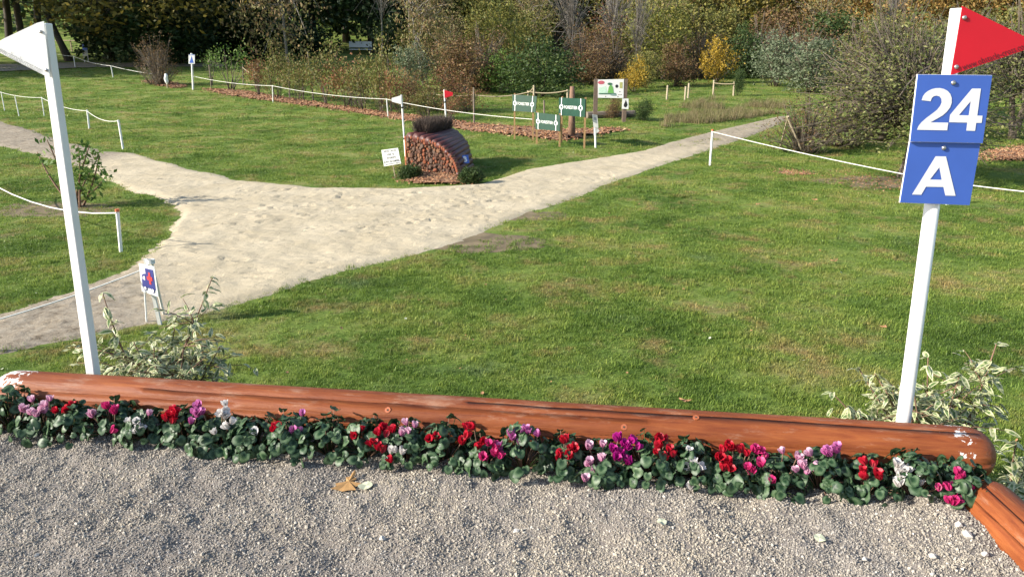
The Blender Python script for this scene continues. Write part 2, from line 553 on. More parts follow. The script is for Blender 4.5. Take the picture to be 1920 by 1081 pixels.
def mulch_mat():
    m, nt, b = new_mat('mulch_bed')
    g = nd(nt, 'ShaderNodeNewGeometry')
    v = nd(nt, 'ShaderNodeTexVoronoi', i_Scale=14.0); nt.links.new(g.outputs['Position'], v.inputs['Vector'])
    sp = nd(nt, 'ShaderNodeSeparateColor'); nt.links.new(v.outputs['Color'], sp.inputs[0])
    r = ramp(nt, [(0, (.12, .055, .03)), (.5, (.26, .13, .065)), (1, (.40, .23, .12))])
    nt.links.new(sp.outputs[0], r.inputs[0]); nt.links.new(r.outputs[0], b.inputs['Base Color']); b.inputs['Roughness'].default_value = 1
    return m


M = {}
M['lawn'] = make_lawn_mat(); M['blade'] = make_blade_mat(); M['sand'] = make_sand_mat()
M['gravel'] = make_gravel_base(); M['stone'] = make_stone_mat(); M['log'] = make_log_mat()
M['cyc'] = make_cyclamen_leaf(); M['varieg'] = make_variegated(); M['chip'] = chip_mat(); M['mulch'] = mulch_mat()
M['white'] = plain('white_paint', (.78, .78, .76), .45, .04, 9)
M['white_grey'] = plain('weathered_white_paint', (.62, .62, .58), .6, .1, 12)
M['red'] = plain('red_plastic', (.56, .004, .018), .5, .05, 8)
M['blue'] = plain('blue_board', (.055, .13, .50), .45, .06, 6)
M['steel'] = plain('screw_steel', (.5, .48, .46), .35, .1, 30, metal=.8)
M['black'] = plain('black_print', (.02, .02, .022), .5, .1)
M['lettering_white'] = plain('white_lettering', (.82, .82, .82), .5, .02)
M['green_board'] = plain('green_board', (.015, .058, .040), .45, .15, 5)
M['stake'] = plain('raw_wood_stake', (.40, .24, .11), .8, .2, 15, .3)
M['old_wood'] = plain('weathered_wood', (.20, .16, .125), .9, .25, 14, .4)
M['post_wood'] = plain('pale_wood_post', (.42, .35, .24), .85, .2, 14, .3)
M['brown_post'] = plain('brown_post', (.15, .105, .08), .8, .2, 12, .3)
M['rope'] = plain('white_rope', (.72, .71, .66), .8, .1, 40)
M['hemp'] = plain('hemp_rope', (.42, .34, .22), .9, .15, 30)
M['earth'] = plain('earth', (.14, .10, .07), 1, .3, 6, .5, 30)
M['bare'] = plain('bare_soil', (.165, .125, .068), 1, .35, 5, .8, 40)
M['orange'] = plain('orange_cap', (.55, .13, .05), .6, .15)
M['navy'] = plain('navy_print', (.035, .045, .22), .5, .05)
M['cross_red'] = plain('red_print', (.72, .05, .05), .5, .03)
M['plank'] = plain('dark_red_plank', (.085, .024, .02), .5, .3, 9, .3, 40)
M['edge_wood'] = plain('orange_stained_wood', (.40, .115, .045), .6, .2, 10, .3)
M['brush'] = plain('dry_brush_twigs', (.085, .062, .05), .9, .3, 20)
M['end1'] = plain('cut_log_end_brown', (.095, .04, .022), .8, .4, 25, .4)
M['end2'] = plain('cut_log_end_tan', (.17, .078, .038), .8, .4, 25, .4)
M['end3'] = plain('cut_log_end_grey', (.10, .06, .042), .8, .4, 25, .4)
M['end4'] = plain('cut_log_end_orange', (.20, .055, .02), .8, .35, 25, .4)
M['bark'] = bark_mat('dark_bark', (.03, .024, .018), (.085, .07, .055))
M['bark_grey'] = bark_mat('grey_bark', (.12, .105, .09), (.27, .245, .215))
M['bark_red'] = bark_mat('reddish_bark', (.13, .075, .05), (.27, .16, .105))
M['twig'] = bark_mat('brown_twig', (.085, .066, .05), (.165, .135, .105))
M['roof'] = plain('red_roof_tile', (.42, .13, .07), .8, .25, 20)
M['wall'] = plain('pale_render', (.55, .53, .48), .9, .08, 4)
M['glass'] = plain('window_glass', (.03, .04, .05), .15, .1)

# ------------------------------------------------------------------ ground outlines (points of the field)
G = lambda pts: np.array([ground(a, b) for a, b in pts])
path_poly = G([(-800, 168), (-260, 205), (0, 224), (60, 243), (130, 264), (200, 284), (250, 286), (330, 306), (450, 336), (600, 350), (750, 352),
               (880, 346), (925, 335), (985, 316), (1100, 298), (1200, 282), (1245, 268), (1330, 246), (1440, 221), (1480, 214),
               (1478, 228), (1400, 261), (1330, 285), (1250, 310), (1150, 346), (1080, 376), (1000, 402), (880, 456), (760, 488),
               (650, 514), (540, 549), (450, 576), (400, 592), (300, 612), (100, 650), (0, 673), (-260, 722), (-760, 830), (-760, 742),
               (-260, 640), (0, 582), (100, 551), (200, 512), (270, 472), (308, 432), (319, 402), (303, 384), (265, 368), (205, 347),
               (150, 318), (60, 292), (0, 277), (-260, 240), (-800, 208)])
LOG_L = at_z(8, 735, .975); LOG_R = at_z(1842, 852, .975)
LOG_R_AX = .111
log_dir = (LOG_R - LOG_L); log_len = np.linalg.norm(log_dir); log_dir /= log_len
log_front = np.array([log_dir[1], -log_dir[0], 0])         # horizontal, towards the camera
GZ = .90
corner = LOG_R - log_dir * .13
plat_poly = np.array([LOG_L - log_dir * 4, corner, [1.80, 1.2, 0], [1.80, -4, 0], [-7, -4, 0]])[:, :2]
mulch_polys = [G([(262, 152), (300, 151), (352, 160), (345, 168), (300, 163)]),
               G([(378, 166), (450, 170), (560, 187), (700, 208), (800, 220), (900, 233), (960, 238), (1070, 244), (1160, 240), (1180, 246),
                  (1100, 258), (1060, 268), (960, 256), (880, 246), (760, 228), (640, 208), (540, 196), (440, 182), (385, 172)]),
               G([(738, 334), (775, 322), (850, 326), (905, 338), (890, 347), (820, 349), (760, 346)]),
               G([(1835, 285), (1960, 270), (1960, 305), (1840, 304)])]
bare_spots = [(at_z(1655, 345, 0), 1.1), (at_z(1490, 327, 0), .35), (at_z(100, 395, 0), .9), (at_z(905, 455, 0), .7), (at_z(990, 405, 0), .5)]

# --- lawn sheet
xs = np.concatenate([np.linspace(-190, -42, 38), np.linspace(-40, 40, 81), np.linspace(42, 190, 38)])
ys = np.concatenate([np.linspace(-40, 0, 9), np.arange(1, 70, 1.0), np.linspace(70, 240, 60)])
XX, YY = np.meshgrid(xs, ys)
ZZ = terrain(XX, YY)
V = np.stack([XX.ravel(), YY.ravel(), ZZ.ravel()], 1)
nx, ny = len(xs), len(ys)
ii, jj = np.meshgrid(np.arange(nx - 1), np.arange(ny - 1))
a = (jj * nx + ii).ravel()
F = np.stack([a, a + 1, a + nx + 1, a + nx], 1)
obj('lawn', mesh_of('lawn', V, F, M['lawn'], True), kind='structure')

# --- bare earth patches worn into the lawn
for (c, rr) in bare_spots:
    V = [[c[0], c[1], float(terrain(c[0], c[1])) + .006]]; F = []
    for j, f in enumerate((.5, 1.0)):
        for i in range(28):
            an = i / 28 * 6.2832; q = rr * f * .95 * (.55 + .9 * float(fnoise(3 + c[0] + 1.6 * math.cos(an), 5 + c[1] + 1.6 * math.sin(an), 3)))
            x_, y_ = c[0] + q * math.cos(an) * 1.25, c[1] + q * math.sin(an) * .85
            V.append([x_, y_, float(terrain(x_, y_)) + .006 - (.004 if j else 0)])
    for i in range(28): F += [[0, 1 + i, 1 + (i + 1) % 28], [1 + i, 29 + i, 29 + (i + 1) % 28, 1 + (i + 1) % 28]]
    obj('bare_earth', mesh_of('bare_earth', V, F, M['bare']), kind='structure')

# --- sand path with hoof and foot prints
yr = [4.4]
while yr[-1] < 37: yr.append(yr[-1] + .032 * max(1, (yr[-1] / 9) ** 1.6))
yr = np.array(yr); xr = np.arange(-27, 14, .05)
XX, YY = np.meshgrid(xr, yr)
nz = (fnoise(XX * 1.3, YY * 1.3, 4) - .5) * .5 + (fnoise(XX * 9, YY * 9, 2) - .5) * .14
inside = pip(path_poly, XX + nz * .5, YY + nz * .5)
edge2 = dist_poly(path_poly, (XX + nz * .5).ravel(), (YY + nz * .5).ravel()).reshape(XX.shape); edge = edge2[inside]
ZZ = terrain(XX, YY) + .006
lift = np.zeros_like(XX); lift[inside] = np.clip(edge / .5, 0, 1)
h = np.zeros_like(XX)
h += (fnoise(XX * 2.2, YY * 2.2, 3) - .5) * .045
h += (fnoise(XX * 9, YY * 9, 2) - .5) * .022
pr = np.random.default_rng(21)
prints = []
for _ in range(480):
    prints.append((pr.uniform(-8, 5), pr.uniform(6.5, 17), pr.uniform(.035, .075), pr.uniform(.06, .11), pr.uniform(0, 3.14), pr.uniform(.025, .055)))
for trk in range(7):                                                   # lines of steps
    x0, y0 = pr.uniform(-6, -1), pr.uniform(7.5, 14); an = pr.uniform(-.3, .9)
    for k in range(9):
        prints.append((x0 + k * .38 * math.cos(an) + pr.normal(0, .05), y0 + k * .38 * math.sin(an) + pr.normal(0, .05), .05, .10, an, pr.uniform(.045, .07)))
for (x0, y0, ra, rb, an, dp) in prints:
    i0, i1 = np.searchsorted(yr, [y0 - .25, y0 + .25]); j0, j1 = np.searchsorted(xr, [x0 - .25, x0 + .25])
    if i1 <= i0 or j1 <= j0: continue
    dx = XX[i0:i1, j0:j1] - x0; dy = YY[i0:i1, j0:j1] - y0
    u = (dx * math.cos(an) + dy * math.sin(an)) / rb; v = (-dx * math.sin(an) + dy * math.cos(an)) / ra
    q = np.sqrt(u * u + v * v)
    h[i0:i1, j0:j1] += .75 * dp * (-np.clip(1 - q, 0, 1) ** .5 * .9 + .5 * np.exp(-((q - 1.25) / .25) ** 2))
ZZ = ZZ + lift * h + np.clip(edge2 / .28, 0, 1) * .055 - .030 + (fnoise(XX * 14, YY * 14, 2) - .5) * .03 * np.clip(1 - edge2 / .3, 0, 1)
dirt = np.zeros_like(XX)
A = ground(330, 600); B = ground(255, 480)          # where the sand fades into the trodden dirt, lower left
nA = np.array([-(B - A)[1], (B - A)[0]]); nA /= np.linalg.norm(nA)
if nA @ (ground(0, 640)[:2] - A[:2]) < 0: nA = -nA
dirt = np.maximum(dirt, np.clip(.5 + ((XX - A[0]) * nA[0] + (YY - A[1]) * nA[1]) / .9, 0, 1) * (YY < 10.6))
P1 = ground(205, 300)
dirt = np.maximum(dirt, np.clip(.5 + (P1[0] - XX) / .8, 0, 1) * (YY > 14.5))
P2 = ground(1250, 285)
dirt = np.maximum(dirt, np.clip(.3 + (YY - P2[1]) / 5.0, 0, .85))
e2 = edge2
dirt = np.maximum(dirt, np.clip(.75 - e2 / .22, 0, .75))
keep = inside[:-1, :-1] & inside[1:, :-1] & inside[:-1, 1:] & inside[1:, 1:]
nx = XX.shape[1]
jj, ii = np.nonzero(keep)
a = jj * nx + ii
F = np.stack([a, a + 1, a + nx + 1, a + nx], 1)
used = np.unique(F); remap = np.zeros(XX.size, int); remap[used] = np.arange(len(used))
V = np.stack([XX.ravel(), YY.ravel(), ZZ.ravel()], 1)[used]
me = mesh_of('sand_path', V, remap[F], M['sand'], True)
at = me.attributes.new('dirt', 'FLOAT', 'POINT'); at.data.foreach_set('value', dirt.ravel()[used])
obj('sand_path', me, kind='structure')

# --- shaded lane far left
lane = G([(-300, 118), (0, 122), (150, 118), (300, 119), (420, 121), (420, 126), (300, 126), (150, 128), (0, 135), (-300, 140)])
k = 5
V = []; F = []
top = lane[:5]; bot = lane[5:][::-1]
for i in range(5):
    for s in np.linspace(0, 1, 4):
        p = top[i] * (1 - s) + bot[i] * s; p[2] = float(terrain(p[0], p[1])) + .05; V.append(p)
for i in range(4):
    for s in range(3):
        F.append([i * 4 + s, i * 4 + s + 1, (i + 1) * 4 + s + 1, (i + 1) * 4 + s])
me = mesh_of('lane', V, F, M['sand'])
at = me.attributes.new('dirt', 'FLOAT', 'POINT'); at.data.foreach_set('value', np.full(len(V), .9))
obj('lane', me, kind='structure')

# --- gravel platform we stand on, with an earth bank round it
gx = np.arange(-4.2, 1.82, .016); gy = np.arange(1.3, 3.62, .016)
XX, YY = np.meshgrid(gx, gy)
inside = pip(plat_poly, XX, YY)
dl = (XX - LOG_L[0]) * -log_front[0] + (YY - LOG_L[1]) * -log_front[1]      # negative in front of the log axis
def gravel_h(x, y):
    d = -((x - LOG_L[0]) * log_front[0] + (y - LOG_L[1]) * log_front[1])
    z = GZ + (fnoise(x * 1.7, y * 1.7, 3) - .5) * .05 + (fnoise(x * 7, y * 7, 3) - .5) * .045 + (vnoise(x * 22, y * 22) - .5) * .010
    z = z + .02 * np.exp(-((d + .42) / .07) ** 2) * (vnoise(x * 6, y * 2) - .2)
    return z
ZZ = gravel_h(XX, YY)
keep = inside[:-1, :-1] & inside[1:, :-1] & inside[:-1, 1:] & inside[1:, 1:]
nx = XX.shape[1]; jj, ii = np.nonzero(keep); a = jj * nx + ii
F = np.stack([a, a + 1, a + nx + 1, a + nx], 1); used = np.unique(F); remap = np.zeros(XX.size, int); remap[used] = np.arange(len(used))
V = np.stack([XX.ravel(), YY.ravel(), ZZ.ravel()], 1)[used]
obj('gravel_platform', mesh_of('gravel_platform', V, remap[F], M['gravel'], True), kind='structure')
b = MB()
pp = plat_poly.copy(); ctr = pp.mean(0); wide = pp + np.array([[-.3, .75], [.35, .6], [.4, 0], [.4, -.4], [-.4, -.4]])
V = [[*p, GZ - .035] for p in pp] + [[*p, -.05] for p in wide]
F = [[0, 1, 2, 3, 4]] + [[i, (i + 1) % 5, 5 + (i + 1) % 5, 5 + i] for i in range(5)]
b.add(V, F); b.build('earth_bank', M['earth'], kind='structure')

# ------------------------------------------------------------------ scattered small geometry (stuff)
def scatter(name, P, rot, scl, idx, sources, kind='stuff'):
    me = bpy.data.meshes.new(name)
    n = len(P)
    me.vertices.add(n); me.vertices.foreach_set('co', np.asarray(P, np.float32).ravel())
    for nm, typ, key, arr in (('rot', 'FLOAT_VECTOR', 'vector', rot), ('scl', 'FLOAT_VECTOR', 'vector', scl), ('pick', 'INT', 'value', idx)):
        at = me.attributes.new(nm, typ, 'POINT'); at.data.foreach_set(key, np.asarray(arr, np.int32 if typ == 'INT' else np.float32).ravel())
    o = obj(name, me, kind=kind)
    nt = bpy.data.node_groups.new(name, 'GeometryNodeTree')
    nt.interface.new_socket('Geometry', in_out='INPUT', socket_type='NodeSocketGeometry')
    nt.interface.new_socket('Geometry', in_out='OUTPUT', socket_type='NodeSocketGeometry')
    gi = nt.nodes.new('NodeGroupInput'); go = nt.nodes.new('NodeGroupOutput')
    g2i = nt.nodes.new('GeometryNodeGeometryToInstance')
    for s in sources[::-1]:
        oi = nt.nodes.new('GeometryNodeObjectInfo'); oi.inputs['Object'].default_value = s
        nt.links.new(oi.outputs['Geometry'], g2i.inputs[0])
    ip = nt.nodes.new('GeometryNodeInstanceOnPoints'); ip.inputs['Pick Instance'].default_value = True
    nt.links.new(gi.outputs[0], ip.inputs['Points']); nt.links.new(g2i.outputs[0], ip.inputs['Instance'])
    def na(nm, typ):
        a = nt.nodes.new('GeometryNodeInputNamedAttribute'); a.data_type = typ; a.inputs['Name'].default_value = nm
        return next(s for s in a.outputs if s.enabled and s.name == 'Attribute')
    nt.links.new(na('rot', 'FLOAT_VECTOR'), ip.inputs['Rotation']); nt.links.new(na('scl', 'FLOAT_VECTOR'), ip.inputs['Scale'])
    nt.links.new(na('pick', 'INT'), ip.inputs['Instance Index'])
    nt.links.new(ip.outputs[0], go.inputs[0])
    md = o.modifiers.new('scatter', 'NODES'); md.node_group = nt
    return o


def source(me):
    return bpy.data.objects.new(me.name, me)      # geometry source only, never linked to the scene


def blades_mesh(name, n, rad, hmin, hmax, wid, seed, mat):
    r = np.random.default_rng(seed); V = []; F = []
    for i in range(n):
        an = r.uniform(0, 6.28); d = rad * math.sqrt(r.random()); p = np.array([d * math.cos(an), d * math.sin(an), 0])
        hh = r.uniform(hmin, hmax); la = r.uniform(0, 6.28); lean = r.uniform(.15, .95) * hh; w = wid * r.uniform(.7, 1.2)
        ld = np.array([math.cos(la), math.sin(la), 0]); sd = np.array([-ld[1], ld[0], 0]) * w / 2
        k = len(V)
        V += [p - sd, p + sd, p + ld * lean * .35 + [0, 0, hh * .62] + sd * .8, p + ld * lean * .35 + [0, 0, hh * .62] - sd * .8, p + ld * lean + [0, 0, hh * .9]]
        F += [[k, k + 1, k + 2, k + 3], [k + 3, k + 2, k + 4]]
    return mesh_of(name, V, F, mat)


# grass
gsrc = [source(blades_mesh('grass_tuft', 30, .055, .010, .030, .0048, s, M['blade'])) for s in range(5)]
gsrc += [source(blades_mesh('grass_tuft_tall', 20, .05, .02, .05, .006, s + 20, M['blade'])) for s in range(3)]
pts = []
for (y0, y1, dens, sc) in ((3.0, 6.5, 520, 1.0), (6.5, 9.5, 380, 1.1), (9.5, 14, 200, 1.35), (14, 20, 100, 1.8), (20, 30, 42, 2.4), (30, 44, 13, 3.4), (44, 60, 4, 5)):
    w0, w1 = .8 * y0 + .6, .8 * y1 + .6
    n = int((w0 + w1) * (y1 - y0) * dens)
    y = rng.uniform(y0, y1, n); x = rng.uniform(-1, 1, n) * (.8 * y + .6)
    pts.append(np.stack([x, y, np.full(n, sc)], 1))
pts = np.concatenate(pts)
x, y, sc = pts.T
nzv = (fnoise(x * 1.3, y * 1.3, 4) - .5) * .5 + (fnoise(x * 9, y * 9, 2) - .5) * .2
inp = pip(path_poly, x + nzv * .5, y + nzv * .5); ok = ~inp; near_e = inp.copy(); near_e[inp] = dist_poly(path_poly, x[inp], y[inp]) < .22; ok |= near_e & (rng.random(len(x)) < .30)
tl = [ground(1240, 283), ground(1345, 262), ground(1440, 231)]
cl = np.interp(y, [q[1] for q in tl], [q[0] for q in tl]); ok |= (np.abs(x - cl) < .35 + nzv) & (y > tl[0][1]) & (fnoise(x, y, 3) > .45)
ok &= ~pip(plat_poly + np.array([0, .1]), x, y)
for mp in mulch_polys: ok &= ~pip(mp, x + nzv * .8, y + nzv * .8)
bare = np.zeros(len(x))
for (c, rr) in bare_spots: bare = np.maximum(bare, np.exp(-((x - c[0]) ** 2 + ((y - c[1]) * .8) ** 2) / rr ** 2))
thin = fnoise(x * .9 + 50, y * .9 + 9, 4)
ok &= rng.random(len(x)) > np.clip(bare * .95, 0, .78)
ok &= rng.random(len(x)) > np.clip((thin - .56) * 4, 0, .7)
x, y, sc, thin = x[ok], y[ok], sc[ok], thin[ok]
n = len(x)
hgt = .5 + .8 * fnoise(x * 1.6 + 5, y * 1.6, 3) ** 1.5 + .7 * vnoise(x * 7, y * 7) ** 2
P = np.stack([x, y, terrain(x, y) - .004], 1)
rot = np.stack([rng.normal(0, .08, n), rng.normal(0, .08, n), rng.uniform(0, 6.28, n)], 1)
scl = np.stack([sc, sc, np.minimum(sc, 1.0 + (sc - 1) * .35) * hgt], 1) * rng.uniform(.75, 1.3, n)[:, None]
idx = rng.integers(0, 5, n); tall = rng.random(n) < .12; idx[tall] = rng.integers(5, 8, tall.sum())
scatter('grass', P, rot, scl, idx, gsrc)

# gravel stones on the platform
def stone_mesh(name, seed, mat, k=20):
    r = np.random.default_rng(seed)
    t = (1 + 5 ** .5) / 2
    V = np.array([[-1, t, 0], [1, t, 0], [-1, -t, 0], [1, -t, 0], [0, -1, t], [0, 1, t], [0, -1, -t], [0, 1, -t], [t, 0, -1], [t, 0, 1], [-t, 0, -1], [-t, 0, 1]]) / 1.9
    F = [[0, 11, 5], [0, 5, 1], [0, 1, 7], [0, 7, 10], [0, 10, 11], [1, 5, 9], [5, 11, 4], [11, 10, 2], [10, 7, 6], [7, 1, 8], [3, 9, 4], [3, 4, 2], [3, 2, 6], [3, 6, 8], [3, 8, 9], [4, 9, 5], [2, 4, 11], [6, 2, 10], [8, 6, 7], [9, 8, 1]]
    V = V * r.uniform(.65, 1.25, (12, 1)) * np.array([1, r.uniform(.7, 1), r.uniform(.5, .8)])
    return mesh_of(name, V, F, mat)
ssrc = [source(stone_mesh('gravel_stone', s, M['stone'])) for s in range(6)]
n = 340000
x = rng.uniform(-4.1, 1.8, n); y = rng.uniform(1.55, 3.5, n)
ok = pip(plat_poly, x, y) & (np.abs(x) < .72 * y + 1.7); x, y = x[ok], y[ok]; n = len(x)
sz = np.clip(rng.lognormal(np.log(.0030), .36, n), .0016, .010)
P = np.stack([x, y, gravel_h(x, y) + sz * .2], 1)
scatter('gravel', P, rng.uniform(0, 6.28, (n, 3)), np.repeat(sz[:, None], 3, 1), rng.integers(0, 6, n), ssrc)

# wood chips and mulch beds
csrc = []
for s in range(4):
    r = np.random.default_rng(s); bb = MB(); bb.box((0, 0, 0), (r.uniform(.5, 1), r.uniform(.25, .45), .12), taper=.8); csrc.append(source(bb.mesh('wood_chip', M['chip'])))
CP_, CS_ = [], []
for i, mp in enumerate(mulch_polys):
    lo, hi = mp.min(0), mp.max(0)
    xr2 = np.linspace(lo[0], hi[0], max(12, int((hi[0] - lo[0]) / .25))); yr2 = np.linspace(lo[1], hi[1], max(12, int((hi[1] - lo[1]) / .25)))
    XX, YY = np.meshgrid(xr2, yr2); ins = pip(mp, XX + (fnoise(XX * 2, YY * 2, 2) - .5) * .6, YY)
    ZZ = terrain(XX, YY) + .03 + .08 * fnoise(XX * 2, YY * 2, 2) * np.clip(dist_poly(mp, XX, YY) / .4, 0, 1)
    keep = ins[:-1, :-1] & ins[1:, :-1] & ins[:-1, 1:] & ins[1:, 1:]
    jj, ii = np.nonzero(keep); a = jj * len(xr2) + ii
    if len(a):
        F = np.stack([a, a + 1, a + len(xr2) + 1, a + len(xr2)], 1); used = np.unique(F); remap = np.zeros(XX.size, int); remap[used] = np.arange(len(used))
        obj('mulch_bed', mesh_of('mulch_bed', np.stack([XX.ravel(), YY.ravel(), ZZ.ravel()], 1)[used], remap[F], M['mulch'], True), kind='structure')
    area = (hi[0] - lo[0]) * (hi[1] - lo[1])
    n = int(area * (60 if i in (1, 0) else 260)); x = rng.uniform(lo[0], hi[0], n); y = rng.uniform(lo[1], hi[1], n)
    ok = pip(mp, x + rng.normal(0, .12, n), y + rng.normal(0, .12, n)); x, y = x[ok], y[ok]
    z = terrain(x, y) + .045 + .08 * fnoise(x * 2, y * 2, 2) * np.clip(dist_poly(mp, x, y) / .4, 0, 1) * pip(mp, x, y)
    CP_.append(np.stack([x, y, z], 1)); CS_.append(rng.uniform(.6, 1.4, len(x)) * (.13 if i in (0, 1) else .07))
for (c, rr) in bare_spots[:2]:
    n = 500; x = c[0] + rng.normal(0, rr * .6, n); y = c[1] + rng.normal(0, rr * .7, n)
    CP_.append(np.stack([x, y, terrain(x, y) + .01], 1)); CS_.append(rng.uniform(.03, .07, n))
P = np.concatenate(CP_); S = np.concatenate(CS_); n = len(P)
scatter('wood_chips', P, np.stack([rng.normal(0, .35, n), rng.normal(0, .35, n), rng.uniform(0, 6.28, n)], 1), np.repeat(S[:, None], 3, 1), rng.integers(0, 4, n), csrc)

# ------------------------------------------------------------------ plants
def leaf_quads(C, D, S, L, W):
    n = len(C)
    L = np.broadcast_to(L, (n,))[:, None]; W = np.broadcast_to(W, (n,))[:, None]
    V = np.stack([C - D * L / 2, C + S * W / 2 - D * L * .05, C + D * L / 2, C - S * W / 2 - D * L * .05], 1).reshape(-1, 3)
    F = (np.arange(n) * 4)[:, None] + np.array([0, 1, 2, 3])
    return V, F


def rand_unit(r, n):
    v = r.normal(size=(n, 3)); return v / np.linalg.norm(v, axis=1)[:, None]


def crown_points(r, n, blobs, clump=10, hollow=.35, spread=.16):
    """clumps of leaves on and inside lobes; returns centres of leaves, of clumps"""
    blobs = np.array(blobs, float)
    w = blobs[:, 3] * blobs[:, 4] + blobs[:, 3] * blobs[:, 5]; w /= w.sum()
    nc = max(6, n // clump)
    bi = r.choice(len(blobs), nc, p=w)
    u = rand_unit(r, nc); rad = (hollow + (1 - hollow) * r.random(nc) ** .55)[:, None] * (1 + .18 * r.normal(size=nc)[:, None])
    cc = blobs[bi, :3] + u * rad * blobs[bi, 3:6]
    ci = r.integers(0, nc, n)
    sp = spread * blobs[bi[ci], 3:6].mean(1)[:, None] * r.uniform(.5, 1.3, nc)[ci][:, None]
    pts = cc[ci] + r.normal(size=(n, 3)) * sp
    return pts, cc


def curve(p0, p1, r, n=5, sag=.0, wob=.03):
    p0 = np.asarray(p0, float); p1 = np.asarray(p1, float)
    t = np.linspace(0, 1, n)[:, None]; L = np.linalg.norm(p1 - p0)
    mid = (p0 + p1) / 2 + np.array([0, 0, sag * L]) + r.normal(size=3) * wob * L
    return (1 - t) ** 2 * p0 + 2 * t * (1 - t) * mid + t ** 2 * p1


KINDS = {}
def kind(name, mat, bark, n, leaf, blobs, trunk, stems=0, clump=10, hollow=.35, spread=.16, asp=.55, up=.4, twigs=0, tr=.03):
    KINDS[name] = dict(mat=mat, bark=bark, n=n, leaf=leaf, blobs=blobs, trunk=trunk, stems=stems, clump=clump, hollow=hollow, spread=spread, asp=asp, up=up, twigs=twigs, tr=tr, meshes={})


ROUND = [(0, 0, .5, .38, .38, .42), (.2, .1, .35, .28, .28, .33), (-.22, -.05, .38, .28, .28, .33), (.02, -.2, .32, .28, .26, .3), (-.05, .12, .72, .22, .22, .24)]
TALL = [(0, 0, .5, .3, .3, .45), (.12, .05, .68, .24, .24, .25), (-.14, -.05, .58, .25, .25, .28), (.08, -.1, .3, .3, .3, .26), (-.06, 0, .82, .17, .17, .18)]
TREE = [(0, 0, .72, .36, .36, .26), (.25, .1, .6, .26, .26, .2), (-.26, -.05, .62, .27, .27, .2), (.05, -.24, .58, .26, .26, .18), (-.05, .2, .78, .28, .28, .2), (.1, -.05, .86, .22, .22, .14)]
LOWTREE = [(0, 0, .62, .38, .38, .34), (.26, .1, .45, .26, .26, .24), (-.28, -.05, .48, .27, .27, .26), (.05, -.26, .36, .3, .26, .2), (-.15, -.2, .3, .24, .24, .18), (.22, -.2, .3, .22, .22, .18), (.1, -.05, .86, .22, .22, .14)]
WIDE = [(0, 0, .45, .42, .42, .36), (.28, 0, .4, .28, .3, .34), (-.3, .05, .36, .26, .3, .3), (.05, -.25, .3, .34, .26, .26), (0, 0, .75, .3, .3, .25)]

LM = {k: leaf_mat('leaf_' + k, c, t) for k, (c, t) in dict(
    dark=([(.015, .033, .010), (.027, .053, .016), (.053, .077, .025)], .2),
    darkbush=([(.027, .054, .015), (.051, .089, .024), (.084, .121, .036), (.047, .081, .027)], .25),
    oak=([(.048, .054, .017), (.093, .093, .027), (.170, .145, .034), (.340, .255, .051)], .3),
    olive=([(.096, .112, .029), (.176, .184, .051), (.272, .248, .064), (.200, .160, .056)], .3),
    yellowgreen=([(.130, .156, .039), (.234, .234, .058), (.338, .299, .065)], .3),
    green=([(.062, .125, .025), (.106, .188, .037), (.188, .263, .062)], .3),
    gold=([(.176, .143, .028), (.418, .275, .033), (.550, .374, .055)], .3),
    russet=([(.080, .045, .026), (.160, .088, .045), (.240, .152, .064), (.144, .120, .048)], .25),
    rust=([(.214, .116, .041), (.346, .206, .066), (.462, .297, .091), (.214, .181, .058)], .3),
    redbrown=([(.176, .072, .045), (.288, .120, .064), (.256, .176, .064), (.176, .160, .056)], .3),
    mixed=([(.135, .150, .045), (.255, .240, .075), (.300, .180, .075), (.195, .112, .060)], .3),
    vine=([(.11, .14, .035), (.20, .21, .06), (.24, .15, .065), (.14, .165, .045), (.20, .17, .06)], .35),
    pale=([(.17, .17, .06), (.27, .25, .10), (.30, .20, .10), (.19, .13, .07), (.22, .22, .09)], .35),
    greygreen=([(.095, .128, .068), (.162, .203, .115), (.230, .257, .162)], .3),
    thicket=([(.075, .080, .030), (.095, .130, .038), (.17, .185, .055), (.12, .11, .045), (.30, .30, .12)], .3),
    straw=([(.34, .27, .15), (.46, .38, .23), (.30, .22, .13), (.22, .22, .08)], .35),
).items()}
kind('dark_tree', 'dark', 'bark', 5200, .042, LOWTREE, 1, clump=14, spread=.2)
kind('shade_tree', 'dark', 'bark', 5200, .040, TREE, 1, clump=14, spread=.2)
kind('oak_tree', 'oak', 'bark', 6500, .030, LOWTREE, 1, clump=16, spread=.2, twigs=25)
kind('rust_tree', 'rust', 'bark', 6000, .030, LOWTREE, 1, clump=14, spread=.18)
kind('olive_tree', 'olive', 'bark', 6000, .028, LOWTREE, 1, clump=14, spread=.18)
kind('airy_tree', 'pale', 'bark_grey', 3800, .026, TALL, 1, clump=9, spread=.14, twigs=60, tr=.014)
kind('bare_tree', 'russet', 'bark_grey', 260, .016, [(0, 0, .62, .26, .26, .34), (.12, .05, .75, .2, .2, .24), (-.12, -.05, .5, .24, .24, .24), (0, .05, .86, .12, .12, .14)], 1, clump=1, hollow=.5, twigs=340, tr=.010)
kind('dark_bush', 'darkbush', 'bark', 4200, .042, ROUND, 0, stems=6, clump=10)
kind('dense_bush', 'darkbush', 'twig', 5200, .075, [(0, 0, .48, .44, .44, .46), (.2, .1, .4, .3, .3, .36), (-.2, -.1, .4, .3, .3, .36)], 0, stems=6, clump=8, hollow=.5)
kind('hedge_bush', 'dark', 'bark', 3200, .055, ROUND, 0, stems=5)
kind('olive_bush', 'olive', 'twig', 4200, .036, TALL, 0, stems=10, twigs=40)
kind('yellow_bush', 'yellowgreen', 'twig', 3800, .036, TALL, 0, stems=10, twigs=40)
kind('green_bush', 'green', 'twig', 3200, .042, ROUND, 0, stems=8)
kind('gold_bush', 'gold', 'twig', 2600, .045, ROUND, 0, stems=8, twigs=20)
